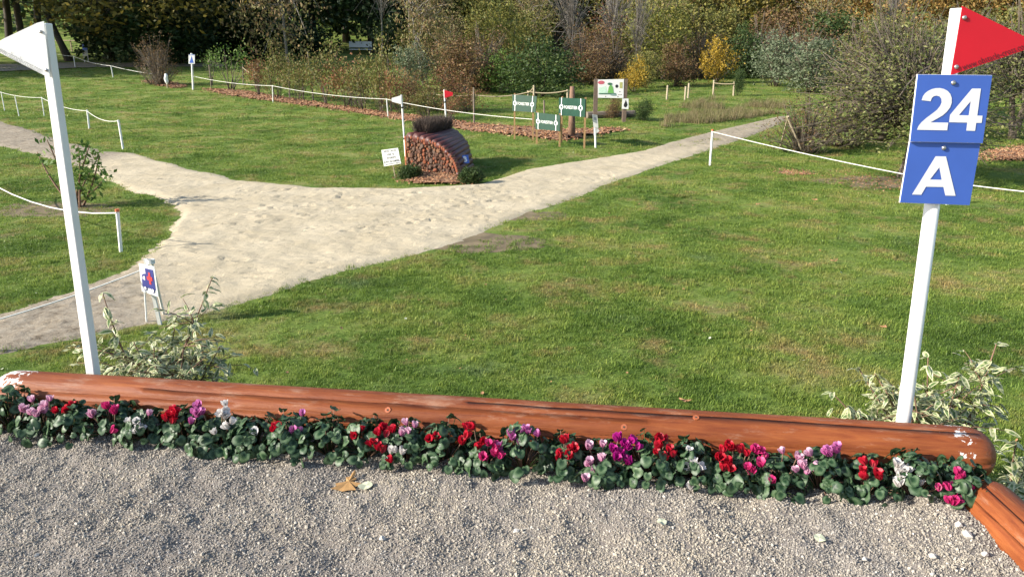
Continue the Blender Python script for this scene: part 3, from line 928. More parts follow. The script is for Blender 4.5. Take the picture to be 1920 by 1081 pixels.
kind('russet_bush', 'russet', 'twig', 3800, .036, ROUND, 0, stems=10, twigs=50)
kind('red_bush', 'redbrown', 'twig', 2300, .036, WIDE, 0, stems=12, twigs=60, hollow=.15)
kind('mixed_bush', 'mixed', 'twig', 2300, .036, WIDE, 0, stems=10, twigs=50, hollow=.15)
kind('grey_bush', 'greygreen', 'twig', 3600, .038, TALL, 0, stems=10, twigs=40)
kind('twig_bush', 'russet', 'twig', 2200, .026, WIDE, 0, stems=90, twigs=260)
kind('airy_bush', 'green', 'twig', 420, .05, [(0, 0, .7, .45, .45, .25), (.2, .1, .55, .3, .3, .2), (-.2, -.1, .6, .3, .3, .2)], 0, stems=9, clump=6, twigs=20)
kind('climber', 'vine', 'twig', 1500, .05, [(0, 0, .6, .46, .34, .28), (.25, 0, .42, .3, .2, .22), (-.25, 0, .5, .3, .2, .26), (.1, .05, .85, .16, .16, .16)], 0, stems=7, twigs=45, hollow=.05, spread=.3)
kind('redclimber', 'redbrown', 'twig', 1200, .05, [(0, 0, .58, .46, .34, .28), (.25, 0, .42, .3, .2, .22), (-.25, 0, .5, .3, .2, .26)], 0, stems=7, twigs=45, hollow=.05, spread=.3)
kind('thicket_bush', 'thicket', 'twig', 8500, .0165, [(0, 0, .60, .40, .40, .30), (.28, .05, .48, .26, .28, .24), (-.30, 0, .44, .28, .28, .22), (0, -.28, .42, .34, .22, .18), (.05, 0, .82, .28, .26, .2), (-.2, -.15, .62, .24, .22, .22), (-.38, -.1, .3, .2, .2, .14)], 2, clump=16, spread=.13, twigs=540, hollow=.25, tr=.020)


def plant_meshes(kn, var):
    K = KINDS[kn]
    if var in K['meshes']: return K['meshes'][var]
    r = np.random.default_rng(abs(hash((kn, var))) % 2 ** 31 if False else (sum(map(ord, kn)) * 31 + var * 7919))
    bl = np.array(K['blobs'], float).copy()
    bl[:, :3] += r.normal(size=(len(bl), 3)) * .035; bl[:, 3:] *= r.uniform(.88, 1.12, (len(bl), 1))
    pts, cc = crown_points(r, K['n'], bl, K['clump'], K['hollow'], K['spread'])
    pts = pts[pts[:, 2] > .01]
    n = len(pts)
    N = rand_unit(r, n) + np.array([0, 0, K['up']]); N /= np.linalg.norm(N, axis=1)[:, None]
    D = np.cross(N, rand_unit(r, n)); D /= np.linalg.norm(D, axis=1)[:, None]
    S = np.cross(N, D)
    L = K['leaf'] * r.uniform(.7, 1.35, n)
    V, F = leaf_quads(pts, D, S, L, L * K['asp'])
    crown = mesh_of('crown', V, F, LM[K['mat']])
    b = MB(); tr = K['tr']
    if K['trunk']:
        nt_ = K['trunk']
        tops = []
        for k in range(nt_):
            top = np.array([r.normal(0, .04), r.normal(0, .04), .66]) + (np.array([math.cos(k * 3 + 1), math.sin(k * 3 + 1), 0]) * .12 if nt_ > 1 else 0)
            P = curve([.02 * k, 0, -.015], top, r, 8, 0, .03)
            b.tube(P, np.linspace(tr, tr * .45, 8) * np.array([1.35] + [1] * 7), 7)
            tops.append(P)
        for k in range(12):
            P = tops[k % nt_]; s = P[r.integers(3, 8)]; e = cc[r.integers(0, len(cc))]
            b.tube(curve(s, e, r, 5, .06, .06), np.linspace(tr * .4, tr * .1, 5), 5)
        src = lambda: tops[r.integers(0, nt_)][r.integers(3, 8)]
    else:
        src = lambda: np.array([r.normal(0, .03), r.normal(0, .03), -.02])
        for k in range(K['stems']):
            e = cc[r.integers(0, len(cc))]
            b.tube(curve(src(), e, r, 5, .1, .05), np.linspace(.010, .003, 5), 4)
    for k in range(K['twigs']):
        e = cc[r.integers(0, len(cc))]; e = e + (e - np.array([0, 0, .4])) * r.uniform(0, .18)
        if K['trunk']:
            s = src() * .5 + .5 * np.array([e[0] * .5, e[1] * .5, e[2] * .75]); wd = tr * .2
        else:
            s = np.array([e[0] * .4, e[1] * .4, max(.0, e[2] - .4)]); wd = .0034
        b.tube(curve(s, e, r, 4, .05, .08), np.linspace(wd, wd * .35, 4), 3)
    wood = b.mesh('trunk', M[K['bark']], True)
    K['meshes'][var] = (crown, wood)
    return crown, wood


NV = {'climber': 4, 'redclimber': 3, 'oak_tree': 2, 'rust_tree': 3, 'dark_tree': 2, 'shade_tree': 2}
_count = {}
def plant(name, label, cat, kn, p, w, h, group=None, rz=None, lean=0.0, var=None):
    k = _count.get(kn, 0); _count[kn] = k + 1
    if var is None: var = k % NV.get(kn, 2)
    crown, wood = plant_meshes(kn, var)
    t = thing(name, label, cat, tuple(p), 0, group)
    t.rotation_euler = (0, lean, random.uniform(0, 6.28) if rz is None else rz)
    t.scale = (w, w, h)
    istree = KINDS[kn]['trunk'] > 0
    obj('crown' if istree else 'foliage', crown, t); obj('trunk' if istree else 'stems', wood, t)
    return t


def bush_px(name, label, cat, kn, px, py, wpx, hpx, group=None, **kw):
    p = ground(px, py); m = px_m(p)
    return plant(name, label, cat, kn, p, wpx * m, hpx * m, group, **kw)


# ------------------------------------------------------------------ far buildings, then trees and shrubs from back to front
def house(name, label, px, y, w, d, h, roof, rz=0.1):
    p = by_depth(px, y); t = thing(name, label, 'house', tuple(p), rz)
    b = MB(); b.box((0, 0, h / 2 - .5), (w, d, h + 1)); wl = b.build('wall', M['wall'], t)
    b = MB(); e = .4; rh = w * .22
    V = [(-w / 2 - e, -d / 2 - e, h), (w / 2 + e, -d / 2 - e, h), (w / 2 + e, d / 2 + e, h), (-w / 2 - e, d / 2 + e, h), (-w / 2 - e, 0, h + rh), (w / 2 + e, 0, h + rh)]
    b.add(V, [[3, 2, 1, 0], [0, 1, 5, 4], [2, 3, 4, 5], [1, 2, 5], [3, 0, 4]]); b.build('roof', roof, t)
    for k in range(max(2, int(w / 3))):
        x = -w / 2 + (k + .5) * w / max(2, int(w / 3))
        f = MB().box((x, -d / 2 - .03, h * .55), (1.1, .1, 1.3)).build('window', M['white_grey'], t)
        MB().box((x, -d / 2 - .09, h * .55), (.9, .04, 1.1)).build('pane', M['glass'], f)
    return t


house('house', 'pale house glimpsed through the dark trees above the sapling row', 512, 118, 11, 8, 4.2, M['plank'])
house('house', 'house with a red tiled roof peeping over the bare twigs', 1160, 112, 9, 7, 3.6, M['roof'], -.3)
house('house', 'pale house far behind the dark trunks beside the white flag', 92, 125, 12, 8, 4.0, M['plank'], .2)

# wood that closes the view: too far to tell its trees apart
r = np.random.default_rng(99)
n = 26000
x = r.uniform(-135, 135, n); y = r.uniform(94, 132, n); z = terrain(x, y) + r.uniform(0, 1, n) ** .8 * (6 + 8 * vnoise(x * .15, y * .15))
N = rand_unit(r, n) + np.array([0, -.3, .4]); N /= np.linalg.norm(N, axis=1)[:, None]; D = np.cross(N, rand_unit(r, n)); D /= np.linalg.norm(D, axis=1)[:, None]
V, F = leaf_quads(np.stack([x, y, z], 1), D, np.cross(N, D), r.uniform(.7, 1.6, n), r.uniform(.5, 1.0, n))
obj('far_woodland', mesh_of('far_woodland', V, F, [LM['dark'], LM['rust'], LM['oak']], False, np.where(x > 15, r.choice([0, 1, 1, 2], n), r.choice([0, 0, 0, 2], n))), kind='stuff')

T = 'tall trees behind the lawn'
for (px, y, w, h, kn, lab) in [
    (-420, 50, 13, 15, 'shade_tree', 'tall dark tree beyond the left edge beside the lane, nearest to the camera'),
    (-330, 58, 13, 16, 'shade_tree', 'tall dark tree at the far left standing behind its neighbour on the lane'),
    (-200, 54, 12, 15, 'shade_tree', 'tall dark tree just left of the white pennant flag'),
    (-560, 47, 13, 15, 'shade_tree', 'outermost dark tree on the left along the lane'),
    (-90, 66, 13, 17, 'shade_tree', 'dark high crowned tree behind the white pennant flag'),
    (18, 70, 12, 17, 'shade_tree', 'leftmost dark trunk rising behind the white flag'),
    (48, 66, 11, 17, 'shade_tree', 'dark upright trunk just left of the leaning one behind the white flag'),
    (72, 72, 12, 17, 'shade_tree', 'dark trunk directly above the tip of the white flag pole'),
    (280, 60, 15, 12, 'oak_tree', 'large dark oak with yellowing leaves hanging over the lane at the left'),
    (205, 66, 12, 12, 'oak_tree', 'yellow tinged tree overhanging the lane behind the large oak'),
    (390, 68, 13, 13, 'dark_tree', 'dark evergreen tree to the right of the yellowing oak'),
    (470, 78, 14, 15, 'dark_tree', 'dark evergreen tree in front of the pale house'),
    (590, 84, 15, 16, 'dark_tree', 'dark evergreen tree behind the bare trunk at upper left centre'),
    (650, 92, 14, 16, 'shade_tree', 'high dark tree over the shaded grass glade'),
    (700, 80, 13, 15, 'dark_tree', 'dark tree left of the slim grey trunk'),
    (760, 88, 14, 16, 'dark_tree', 'dark tree behind the pale leaved tree at top centre'),
    (860, 84, 13, 13, 'olive_tree', 'olive green tree rising behind the russet shrub'),
    (950, 80, 12, 12, 'olive_tree', 'olive tree behind the yellow green willow'),
    (1040, 90, 14, 14, 'dark_tree', 'dark tree behind the bare silver tree'),
    (1130, 90, 13, 12, 'rust_tree', 'reddish brown autumn tree behind the bare silver tree'),
    (1225, 80, 12, 12, 'olive_tree', 'olive and gold tree above the brown shrub right of centre'),
    (1310, 86, 13, 13, 'rust_tree', 'orange brown autumn tree above the golden shrub'),
    (1390, 80, 11, 12, 'oak_tree', 'dark green oak between the orange autumn trees'),
    (1470, 82, 14, 13, 'rust_tree', 'orange brown autumn tree over the grey green willow bushes'),
    (1590, 74, 13, 13, 'rust_tree', 'broad russet autumn tree left of the red flag'),
    (1700, 70, 12, 13, 'rust_tree', 'russet autumn tree directly behind the numbered post'),
    (1790, 78, 13, 14, 'oak_tree', 'dark autumn oak behind the red flag'),
    (1900, 72, 13, 13, 'rust_tree', 'rusty brown tree at the far right behind the red flag'),
    (2030, 66, 13, 13, 'rust_tree', 'rusty tree beyond the right edge behind the thicket'),
    (2200, 60, 13, 13, 'olive_tree', 'olive tree beyond the right edge behind the thicket'),
]:
    plant('tree', lab, 'tree', kn, by_depth(px, y), w, h, T)

# the leaning trunk behind the white flag
p = by_depth(131, 62)
plant('leaning_tree', 'dark tree with a trunk leaning left beside the white flag pole', 'tree', 'shade_tree', p, 9, 17, T, rz=.4, lean=-.2)
plant('bare_tree', 'thin leaved tree with a pale forked trunk before the dark trees', 'tree', 'airy_tree', by_depth(540, 58), 9, 12, T)
plant('bare_tree', 'slim tree with a straight grey trunk above the shrub row', 'tree', 'bare_tree', by_depth(717, 60), 7, 13, T)
plant('bare_tree', 'bare silver grey tree behind the dark round bush', 'tree', 'bare_tree', by_depth(1066, 52), 5.5, 7.5, T)
plant('bare_tree', 'bare twiggy tree in front of the red roof', 'tree', 'bare_tree', by_depth(1150, 56), 5.5, 7.0, T)
plant('bare_tree', 'bare tree with a pale stem among the olive bushes', 'tree', 'bare_tree', by_depth(1195, 50), 3.5, 6.0, T)
plant('airy_tree', 'tall pale leaved tree left of the russet shrub at top centre', 'tree', 'airy_tree', by_depth(795, 46), 5.8, 8.0, T)

B = 'shrubs and bushes beyond the rope fence'
for (nm, px, y, w, h, kn, lab) in [
    ('bush', 215, 62, 6.5, 4.6, 'hedge_bush', 'dark evergreen bush at the foot of the oak beside the lane'),
    ('bush', 285, 57, 7, 4.8, 'hedge_bush', 'dark evergreen bush behind the tall twiggy saplings'),
    ('bush', 345, 60, 6, 5.2, 'hedge_bush', 'dark evergreen bush above the blue arrow sign'),
    ('bush', 415, 64, 7, 4.2, 'hedge_bush', 'dark evergreen bush behind the young crooked shrub'),
    ('bush', 490, 66, 7, 4.4, 'hedge_bush', 'dark evergreen bush left of the pale forked trunk'),
    ('bush', 575, 70, 6, 3.4, 'hedge_bush', 'dark evergreen bush right of the pale forked trunk'),
    ('bush', 735, 62, 3.4, 4.2, 'hedge_bush', 'dark evergreen bush right of the slim grey trunk'),
    ('bush', 800, 60, 6, 5.0, 'olive_bush', 'olive bush behind the pale leaved tree'),
    ('bush', 872, 42, 4.6, 3.1, 'russet_bush', 'dark russet brown shrub behind the jump'),
    ('bush', 905, 52, 5, 4.6, 'olive_bush', 'olive bush above the russet shrub'),
    ('bush', 945, 48, 4.4, 5.0, 'yellow_bush', 'yellow green willow bush at top centre'),
    ('bush', 985, 56, 5, 4.6, 'olive_bush', 'olive green bush right of the yellow green willow'),
    ('bush', 1100, 54, 4, 3.6, 'russet_bush', 'brown leaved shrub below the bare silver tree'),
    ('bush', 1135, 58, 6, 5.0, 'red_bush', 'reddish brown twiggy bush below the red roof'),
    ('bush', 1110, 47, 3.6, 2.4, 'russet_bush', 'low brown shrub right of the dark round bush'),
    ('bush', 1235, 52, 6.5, 5.2, 'yellow_bush', 'tall yellow olive bush above the information board'),
    ('bush', 1295, 56, 6, 5.2, 'olive_bush', 'tall olive bush behind the brown shrub'),
    ('bush', 1180, 55, 5, 3.8, 'olive_bush', 'olive bush behind the white stemmed yellow shrub'),
    ('bush', 1268, 46, 3.3, 2.8, 'russet_bush', 'rounded brown shrub left of the golden one'),
    ('bush', 1340, 48, 2.7, 3.0, 'gold_bush', 'golden yellow shrub beside the dark evergreen'),
    ('bush', 1393, 52, 3.2, 3.6, 'dark_bush', 'dark evergreen bush right of the golden shrub'),
    ('bush', 1350, 60, 6, 5.0, 'rust_bush' if 'rust_bush' in KINDS else 'olive_bush', 'olive brown bush above the golden shrub'),
    ('bush', 1455, 46, 4.0, 3.1, 'grey_bush', 'grey green willow bush beside the end of the track'),
    ('bush', 1520, 42, 4.6, 3.0, 'grey_bush', 'grey green bush behind the brown twiggy shrub'),
    ('bush', 1210, 45, 2.8, 2.2, 'olive_bush', 'olive shrub right of the information board'),
    ('bush', 1455, 60, 7, 5.0, 'russet_bush', 'dark brown bush under the orange autumn trees'),
    ('bush', 1560, 58, 7, 4.6, 'dark_bush', 'dark bush in the shade under the russet trees'),
    ('bush', 1640, 50, 6, 4.2, 'olive_bush', 'olive bush behind the leafy thicket left of the numbered post'),
    ('bush', 1760, 48, 6, 4.2, 'mixed_bush', 'mixed green and brown bush behind the numbered post'),
    ('bush', 1880, 46, 7, 4.8, 'olive_bush', 'olive bush at the far right under the red flag'),
    ('bush', 2010, 42, 7, 4.6, 'mixed_bush', 'mixed bush beyond the right edge'),
]:
    plant(nm, lab, 'bush', kn, by_depth(px, y), w, h, B)

for (nm, px, py, w, h, kn, lab) in [
    ('round_bush', 1012, 182, 150, 112, 'dark_bush', 'large dark green round bush behind the green boards'),
    ('round_bush', 940, 176, 88, 86, 'green_bush', 'bright green rounded bush left of the dark round one'),
    ('bush', 1185, 172, 70, 62, 'gold_bush', 'small yellow green shrub with pale stems behind the information board'),
    ('clipped_bush', 1383, 180, 30, 52, 'dark_bush', 'small clipped dark bush beside the rope posts at the track'),
    ('bush', 1207, 226, 44, 42, 'dark_bush', 'small dark bush right of the round leaf sign'),
    ('bush', 1150, 222, 46, 42, 'russet_bush', 'small brown bush under the information board'),
    ('bush', 820, 208, 110, 84, 'red_bush', 'reddish brown shrub behind the red flag of the jump'),
    ('bush', 880, 210, 84, 66, 'red_bush', 'reddish shrub just left of the green boards'),
    ('bush', 770, 200, 70, 74, 'mixed_bush', 'mixed green and red shrub above the white flag of the jump'),
    ('bush', 770, 170, 100, 84, 'grey_bush', 'grey green bush between the pale leaved tree and the shrub row'),
    ('bush', 850, 172, 90, 84, 'russet_bush', 'brown shrub over the reddish ones behind the jump'),
    ('thicket_bush', 1690, 332, 390, 300, 'thicket_bush', 'large leafy thicket with a reddish trunk left of the numbered post'),
    ('thicket_bush', 1655, 262, 260, 240, 'thicket_bush', 'spreading leafy shrub behind the brown twiggy one at right'),
    ('thicket_bush', 1900, 262, 330, 270, 'thicket_bush', 'leafy twiggy shrub at the right edge behind the boards'),
    ('thicket_bush', 1790, 222, 260, 190, 'thicket_bush', 'pale green twiggy shrub directly behind the numbered boards'),
    ('twig_bush', 1506, 287, 135, 122, 'twig_bush', 'brown nearly leafless shrub beside the wooden tripod stake'),
    ('twig_bush', 1575, 274, 170, 112, 'twig_bush', 'brown leafless shrub between the thicket and the track'),
    ('crooked_shrub', 435, 168, 92, 92, 'airy_bush', 'young crooked shrub with bare stems right of the blue arrow sign'),
    ('crooked_shrub', 398, 160, 44, 66, 'airy_bush', 'small thin leaved shrub just right of the blue arrow sign'),
    ('sapling_clump', 300, 160, 84, 98, 'twig_bush', 'clump of tall twiggy saplings on mulch beside the lawn'),
]:
    bush_px(nm, lab, 'bush', kn, px, py, w, h, B)

for (px, y, w, h, kn, lab) in [
    (905, 44, 4.5, 3.4, 'twig_bush', 'brown twiggy undergrowth left of the yellow green willow'), (1090, 49, 4.5, 3.6, 'twig_bush', 'twiggy brown undergrowth behind the information board'),
    (1150, 50, 4, 3.2, 'twig_bush', 'brown twiggy undergrowth behind the white stemmed yellow shrub'), (1310, 52, 4.5, 3.6, 'twig_bush', 'twiggy undergrowth between the brown and golden shrubs'),
    (1420, 55, 5, 4.0, 'twig_bush', 'brown twiggy undergrowth behind the grey green willow'), (1500, 50, 5, 4.2, 'twig_bush', 'tall brown twiggy undergrowth at the end of the track'),
    (1600, 46, 5, 4.0, 'twig_bush', 'brown twiggy undergrowth behind the thicket'), (845, 50, 4, 4.2, 'airy_tree', 'thin leaved sapling tree behind the russet shrub'),
    (1000, 60, 5, 7.0, 'airy_tree', 'thin leaved tree above the dark round bush'), (1250, 62, 5, 7.5, 'airy_tree', 'thin leaved tree above the information board'),
    (1540, 60, 6, 8.0, 'airy_tree', 'thin leaved tree under the orange autumn trees'), (1660, 62, 5, 8.0, 'bare_tree', 'bare grey tree before the russet autumn trees')]:
    plant('twig_bush' if kn == 'twig_bush' else 'young_tree', lab, 'bush' if kn == 'twig_bush' else 'tree', kn, by_depth(px, y), w, h, B)

# climbing plants trained along the row of stakes
rowp = [(486, 180, 50, 70, 'redclimber', 'reddish climber at the left end of the stake row'), (520, 186, 46, 82, 'climber', 'thin climber with a tall green shoot on the stake row'),
        (558, 190, 60, 82, 'climber', 'arching climber between the two leaning stakes'), (612, 196, 66, 92, 'climber', 'green leaved climber right of the leaning stakes'),
        (650, 200, 62, 82, 'redclimber', 'reddish climber near the middle of the stake row'), (680, 206, 66, 92, 'climber', 'bushy yellow green climber right of the middle of the stake row'),
        (716, 212, 56, 98, 'climber', 'tall yellowing climber beside the white rope post'), (752, 216, 50, 84, 'redclimber', 'reddish climber near the white flag of the jump'),
        (800, 224, 46, 60, 'climber', 'small climber between the two flags of the jump'), (846, 226, 44, 46, 'redclimber', 'low reddish climber right of the red flag of the jump')]
for (px, py, w, h, kn, lab) in rowp:
    bush_px('climbing_plant', lab, 'climbing plant', kn, px, py, w * 1.45 * random.uniform(.8, 1.15), h * 1.22 * random.uniform(.85, 1.15), 'climbing plants along the mulch strip')
for (x0, y0, x1, y1, lab) in [(483, 118, 486, 178, 'weathered stake at the left end of the climber row'), (541, 108, 543, 186, 'tall weathered stake carrying the arching climber'),
                              (577, 97, 588, 190, 'leaning weathered stake in the climber row'), (567, 136, 569, 188, 'short weathered stake between the two tall ones'),
                              (658, 165, 659, 200, 'short weathered stake at the middle of the climber row'), (727, 110, 734, 211, 'tall thin stake left of the white jump flag'),
                              (803, 172, 804, 222, 'stake between the white and red jump flags'), (888, 164, 889, 232, 'dark stake right of the red jump flag'),
                              (1020, 188, 1021, 238, 'thin stake behind the lower green board')]:
    p = ground(x1, y1); q = at_y(x0, y0, p[1]); b = MB(p)
    b.tube([p - [0, 0, .1], (p + q) / 2, q], [.038, .036, .033], 6)
    tag(b.build('stake', M['old_wood'], loc=p), lab, 'stake', 'stakes of the climber row')

# rail fences and posts behind
def fence_posts(name, label, posts, ropes, prad, pmat, rmat, rrad=.010, group='rope fences', caps=None, sag=.02):
    """posts: (x_top, y_top, x_base, y_base) in picture columns/rows of each post; ropes: lists of (post index, height fraction)"""
    pts = []
    for q in posts:
        if len(q) == 4: base = ground(q[2], q[3]); topp = at_y(q[0], q[1], base[1])
        else: base = ground(q[0], q[1]); topp = base + [0, 0, q[2]]
        pts.append((base, topp))
    o0 = pts[0][0]; t = thing(name, label, 'fence', tuple(o0), 0, group)
    for i, (bs, tp) in enumerate(pts):
        b = MB(o0); b.tube([bs - [0, 0, .08], bs, (bs + tp) / 2, tp], prad, 6)
        po = b.build('post', pmat, t)
        if caps and i in caps:
            MB(o0).tube([tp - [0, 0, .005], tp + [0, 0, .03]], prad * 1.25, 8).build('cap', M['orange'], po)
    for line in ropes:
        P = []
        for (i, f) in line: P.append(pts[i][0] * (1 - f) + pts[i][1] * f + np.array([0, -prad - rrad, 0]))
        path = []
        for k in range(len(P) - 1):
            L = np.linalg.norm(P[k + 1] - P[k])
            for s in np.linspace(0, 1, 9)[(0 if k == 0 else 1):]:
                q = P[k] * (1 - s) + P[k + 1] * s; q = q - np.array([0, 0, 4 * s * (1 - s) * sag * L]); path.append(q)
        MB(o0).tube(path, rrad, 5).build('rope', rmat, t)
    return t


fence_posts('rope_fence', 'white rope fence of thin posts along the dirt track at the left', [(-60, 158, -52, 196), (2, 172, 9, 208), (28, 181, 36, 219), (78, 182, 83, 217), (163, 206, 167, 242)],
            [[(0, .97), (1, .97), (3, .97), (4, .95)]], .017, M['white'], M['rope'], .009)
fence_posts('rope_fence', 'thicker white end post with its rope beside the sand at the left', [(222, 225, 231, 280), (163.5, 206, 167.5, 241)], [[(0, .97), (1, .96)]], .03, M['white'], M['rope'], .009)
fence_posts('rope_fence', 'white rope on an orange capped post around the grass island', [(220, 396, 227, 472), (-70, 305, -60, 380)], [[(0, .97), (1, .97)]], .024, M['white'], M['rope'], .009, caps=[0, 1], sag=.045)
fence_posts('rope_fence', 'long white rope fence in front of the mulch strip', [(80, 92, 82, 114), (138, 105, 141, 127), (208, 123, 212, 145), (313, 140, 314, 156)], [[(0, .97), (1, .97), (2, .97), (3, .9)]], .035, M['white_grey'], M['rope'], .012, sag=.012)
fence_posts('rope_fence', 'white rope fence between the blue arrow sign and the green boards', [(362, 142, 362, 168), (511, 160, 512, 192), (725, 185, 728, 221), (1000, 222, 1000, 256)],
            [[(0, .97), (1, .97), (2, .97), (3, .95)]], .028, M['white_grey'], M['rope'], .010, sag=.012)
fence_posts('rope_fence', 'white rope fence with a red capped post right of the sand path', [(1336, 245, 1331, 311), (1705, 327, 1704, 374), (1778, 340, 1776, 384), (2010, 366, 2006, 420)],
            [[(0, .97), (1, .97), (2, .97), (3, .97)]], .028, M['white'], M['rope'], .009, caps=[0], sag=.006)
fence_posts('wooden_rope_fence', 'pale wooden posts with hemp rope behind the green boards', [(772, 162, 772, 190), (886, 172, 886, 200), (990, 170, 990, 202), (1064, 168, 1064, 204), (1001, 160, 1001, 206)],
            [[(0, .9), (1, .8), (2, .9), (4, .95)], [(2, .95), (3, .95)]], .05, M['post_wood'], M['hemp'], .025, 'wooden rope fences', sag=.05)
fence_posts('wooden_rope_fence', 'pale wooden posts standing on the grass right of the information board', [(1252, 160, 1250, 188), (1286, 162, 1284, 188), (1292, 156, 1290, 184)], [], .05, M['post_wood'], M['hemp'], .02, 'wooden rope fences')
fence_posts('wooden_rope_fence', 'two pale wooden posts joined by hemp rope at the end of the track', [(1339, 150, 1337, 179), (1377, 153, 1375, 180)], [[(0, .8), (1, .85)]], .05, M['post_wood'], M['hemp'], .025, 'wooden rope fences', sag=.03)
fence_posts('wooden_rope_fence', 'dark thin posts with rope behind the crooked shrub', [(391, 112, 396, 163), (455, 118, 456, 160), (478, 124, 480, 165)], [[(0, .95), (1, .8), (2, .6)]], .03, M['old_wood'], M['hemp'], .018, 'wooden rope fences', sag=.03)
# low rail fences in the shade at the far left
for (y0, y1, lab) in [(66, 76, 'pale rail fence in the shade behind the white flag'), ]:
    A_ = by_depth(-40, 74); Bp = by_depth(170, 74); t = thing('rail_fence', lab, 'fence', tuple(A_))
    for s in np.linspace(0, 1, 7):
        p = A_ * (1 - s) + Bp * s; p[2] = float(terrain(p[0], p[1])); MB(A_).box(p + [0, 0, .5], (.1, .1, 1.1)).build('post', M['post_wood'], t)
    MB(A_).tube([A_ + [0, -.08, .95], Bp + [0, -.08, .95 + float(terrain(Bp[0], Bp[1])) - Bp[2]]], .05, 6).build('rail', M['post_wood'], t)
# thick trunk post behind the boards
p = ground(1072, 256); q = at_y(1073, 162, p[1]); b = MB(p); b.tube([p - [0, 0, .1], p + (q - p) * .35, p + (q - p) * .7, q], [.125, .11, .10, .07], 9)
tag(b.build('trunk_post', M['bark_red'], loc=p, smooth=True), 'thick reddish bare trunk behind the right green board', 'trunk')
# wooden tripod stake
p = ground(1478, 292); t = thing('tripod_stake', 'pale wooden two legged prop before the brown shrub at right', 'stake', tuple(p))
apex = at_y(1477, 222, p[1] + .25)
for (x, y) in ((1461, 281), (1508, 288)):
    q = ground(x, y); MB(p).tube([q - [0, 0, .05], apex + (apex - q) * .06], .024, 6).build('leg', M['post_wood'], t)
# low log edging
A_ = ground(1100, 222); Bp = ground(1190, 219); b = MB(A_); b.tube([A_ + [0, 0, .12], Bp + [0, 0, .12]], .14, 8)
tag(b.build('timber_edging', M['old_wood'], loc=A_), 'low dark timber edging under the information board', 'edging')

# dry long grass beside the track
r = np.random.default_rng(5); n = 5200
poly = G([(1235, 240), (1262, 206), (1330, 188), (1440, 186), (1478, 190), (1470, 212), (1330, 232)])
lo, hi = poly.min(0), poly.max(0); x = r.uniform(lo[0], hi[0], n); y = r.uniform(lo[1], hi[1], n); ok = pip(poly, x, y) & (fnoise(x * .6, y * .6, 3) > .47); x, y = x[ok], y[ok]
P = np.stack([x, y, terrain(x, y)], 1); n = len(P)
tsrc = [source(blades_mesh('dry_grass_tuft', 16, .2, .16, .62, .013, s + 50, LM['straw' if s < 4 else 'thicket'])) for s in range(5)]
scatter('long_dry_grass', P, np.stack([np.zeros(n), np.zeros(n), r.uniform(0, 6.28, n)], 1), np.repeat((r.uniform(.35, .8, n) + .7 * (fnoise(x * .8, y * .8, 3) - .4))[:, None], 3, 1), r.integers(0, 5, n), tsrc)

# ------------------------------------------------------------------ signs
EPS = .004
def flat(name, corners3, thick, mat, parent, o):
    return MB(o).slab(corners3, thick).build(name, mat, parent)


class Board:
    """a flat board given by its corners top-left, top-right, bottom-right, bottom-left"""
    def __init__(s, c): s.c = [np.asarray(k, float) for k in c]; n = np.cross(s.c[1] - s.c[0], s.c[3] - s.c[0]); n /= np.linalg.norm(n); s.n = n if n @ (s.c[0] - np.array([0, 0, CAM_H])) < 0 else -n
    def at(s, u, v, off=0.0):
        a, b, c, d = s.c
        return (a * (1 - u) + b * u) * (1 - v) + (d * (1 - u) + c * u) * v + s.n * off
    def rect(s, u0, v0, u1, v1, off): return [s.at(u0, v0, off), s.at(u1, v0, off), s.at(u1, v1, off), s.at(u0, v1, off)]
    def disc(s, u, v, ru, rv, off, k=14): return [s.at(u + ru * math.cos(i / k * 6.2832), v + rv * math.sin(i / k * 6.2832), off) for i in range(k)]


_fontcache = {}
def text_mesh(body, bold=0.0):
    cu = bpy.data.curves.new('lettering', 'FONT'); cu.body = body; cu.align_x = 'LEFT'; cu.offset = bold; cu.resolution_u = 2
    o = bpy.data.objects.new('lettering', cu); link(o)
    dg = bpy.context.evaluated_depsgraph_get(); me = bpy.data.meshes.new_from_object(o.evaluated_get(dg))
    bpy.data.objects.remove(o)
    V = np.array([v.co[:] for v in me.vertices]); F = [list(p.vertices) for p in me.polygons]
    return V, F


def lettering(board, body, u0, v0, u1, v1, mat, parent, o, bold=.0, off=.003, name='lettering'):
    """flat print on a board, filling the rectangle u0..u1 (left to right) by v0 (top) .. v1 (bottom)"""
    V, F = text_mesh(body, bold)
    lo, hi = V.min(0), V.max(0)
    u = u0 + (V[:, 0] - lo[0]) / (hi[0] - lo[0]) * (u1 - u0); v = v1 - (V[:, 1] - lo[1]) / (hi[1] - lo[1]) * (v1 - v0)
    W = np.array([board.at(a, b, off) for a, b in zip(u, v)])
    return MB(o).add(W, F).build(name, mat, parent)


def fill_glyph(board_pt, outline, hole=None, n=None, thick=.0015, o=(0, 0, 0)):
    """a letter cut from sheet: outline and hole as 3-D point lists lying in one plane"""
    import mathutils
    loops = [[Vector(p) for p in outline]] + ([[Vector(p) for p in hole]] if hole else [])
    tris = mathutils.geometry.tessellate_polygon(loops)
    V = [list(p) for L in loops for p in L]
    return MB(o).add(V, [list(t) for t in tris])


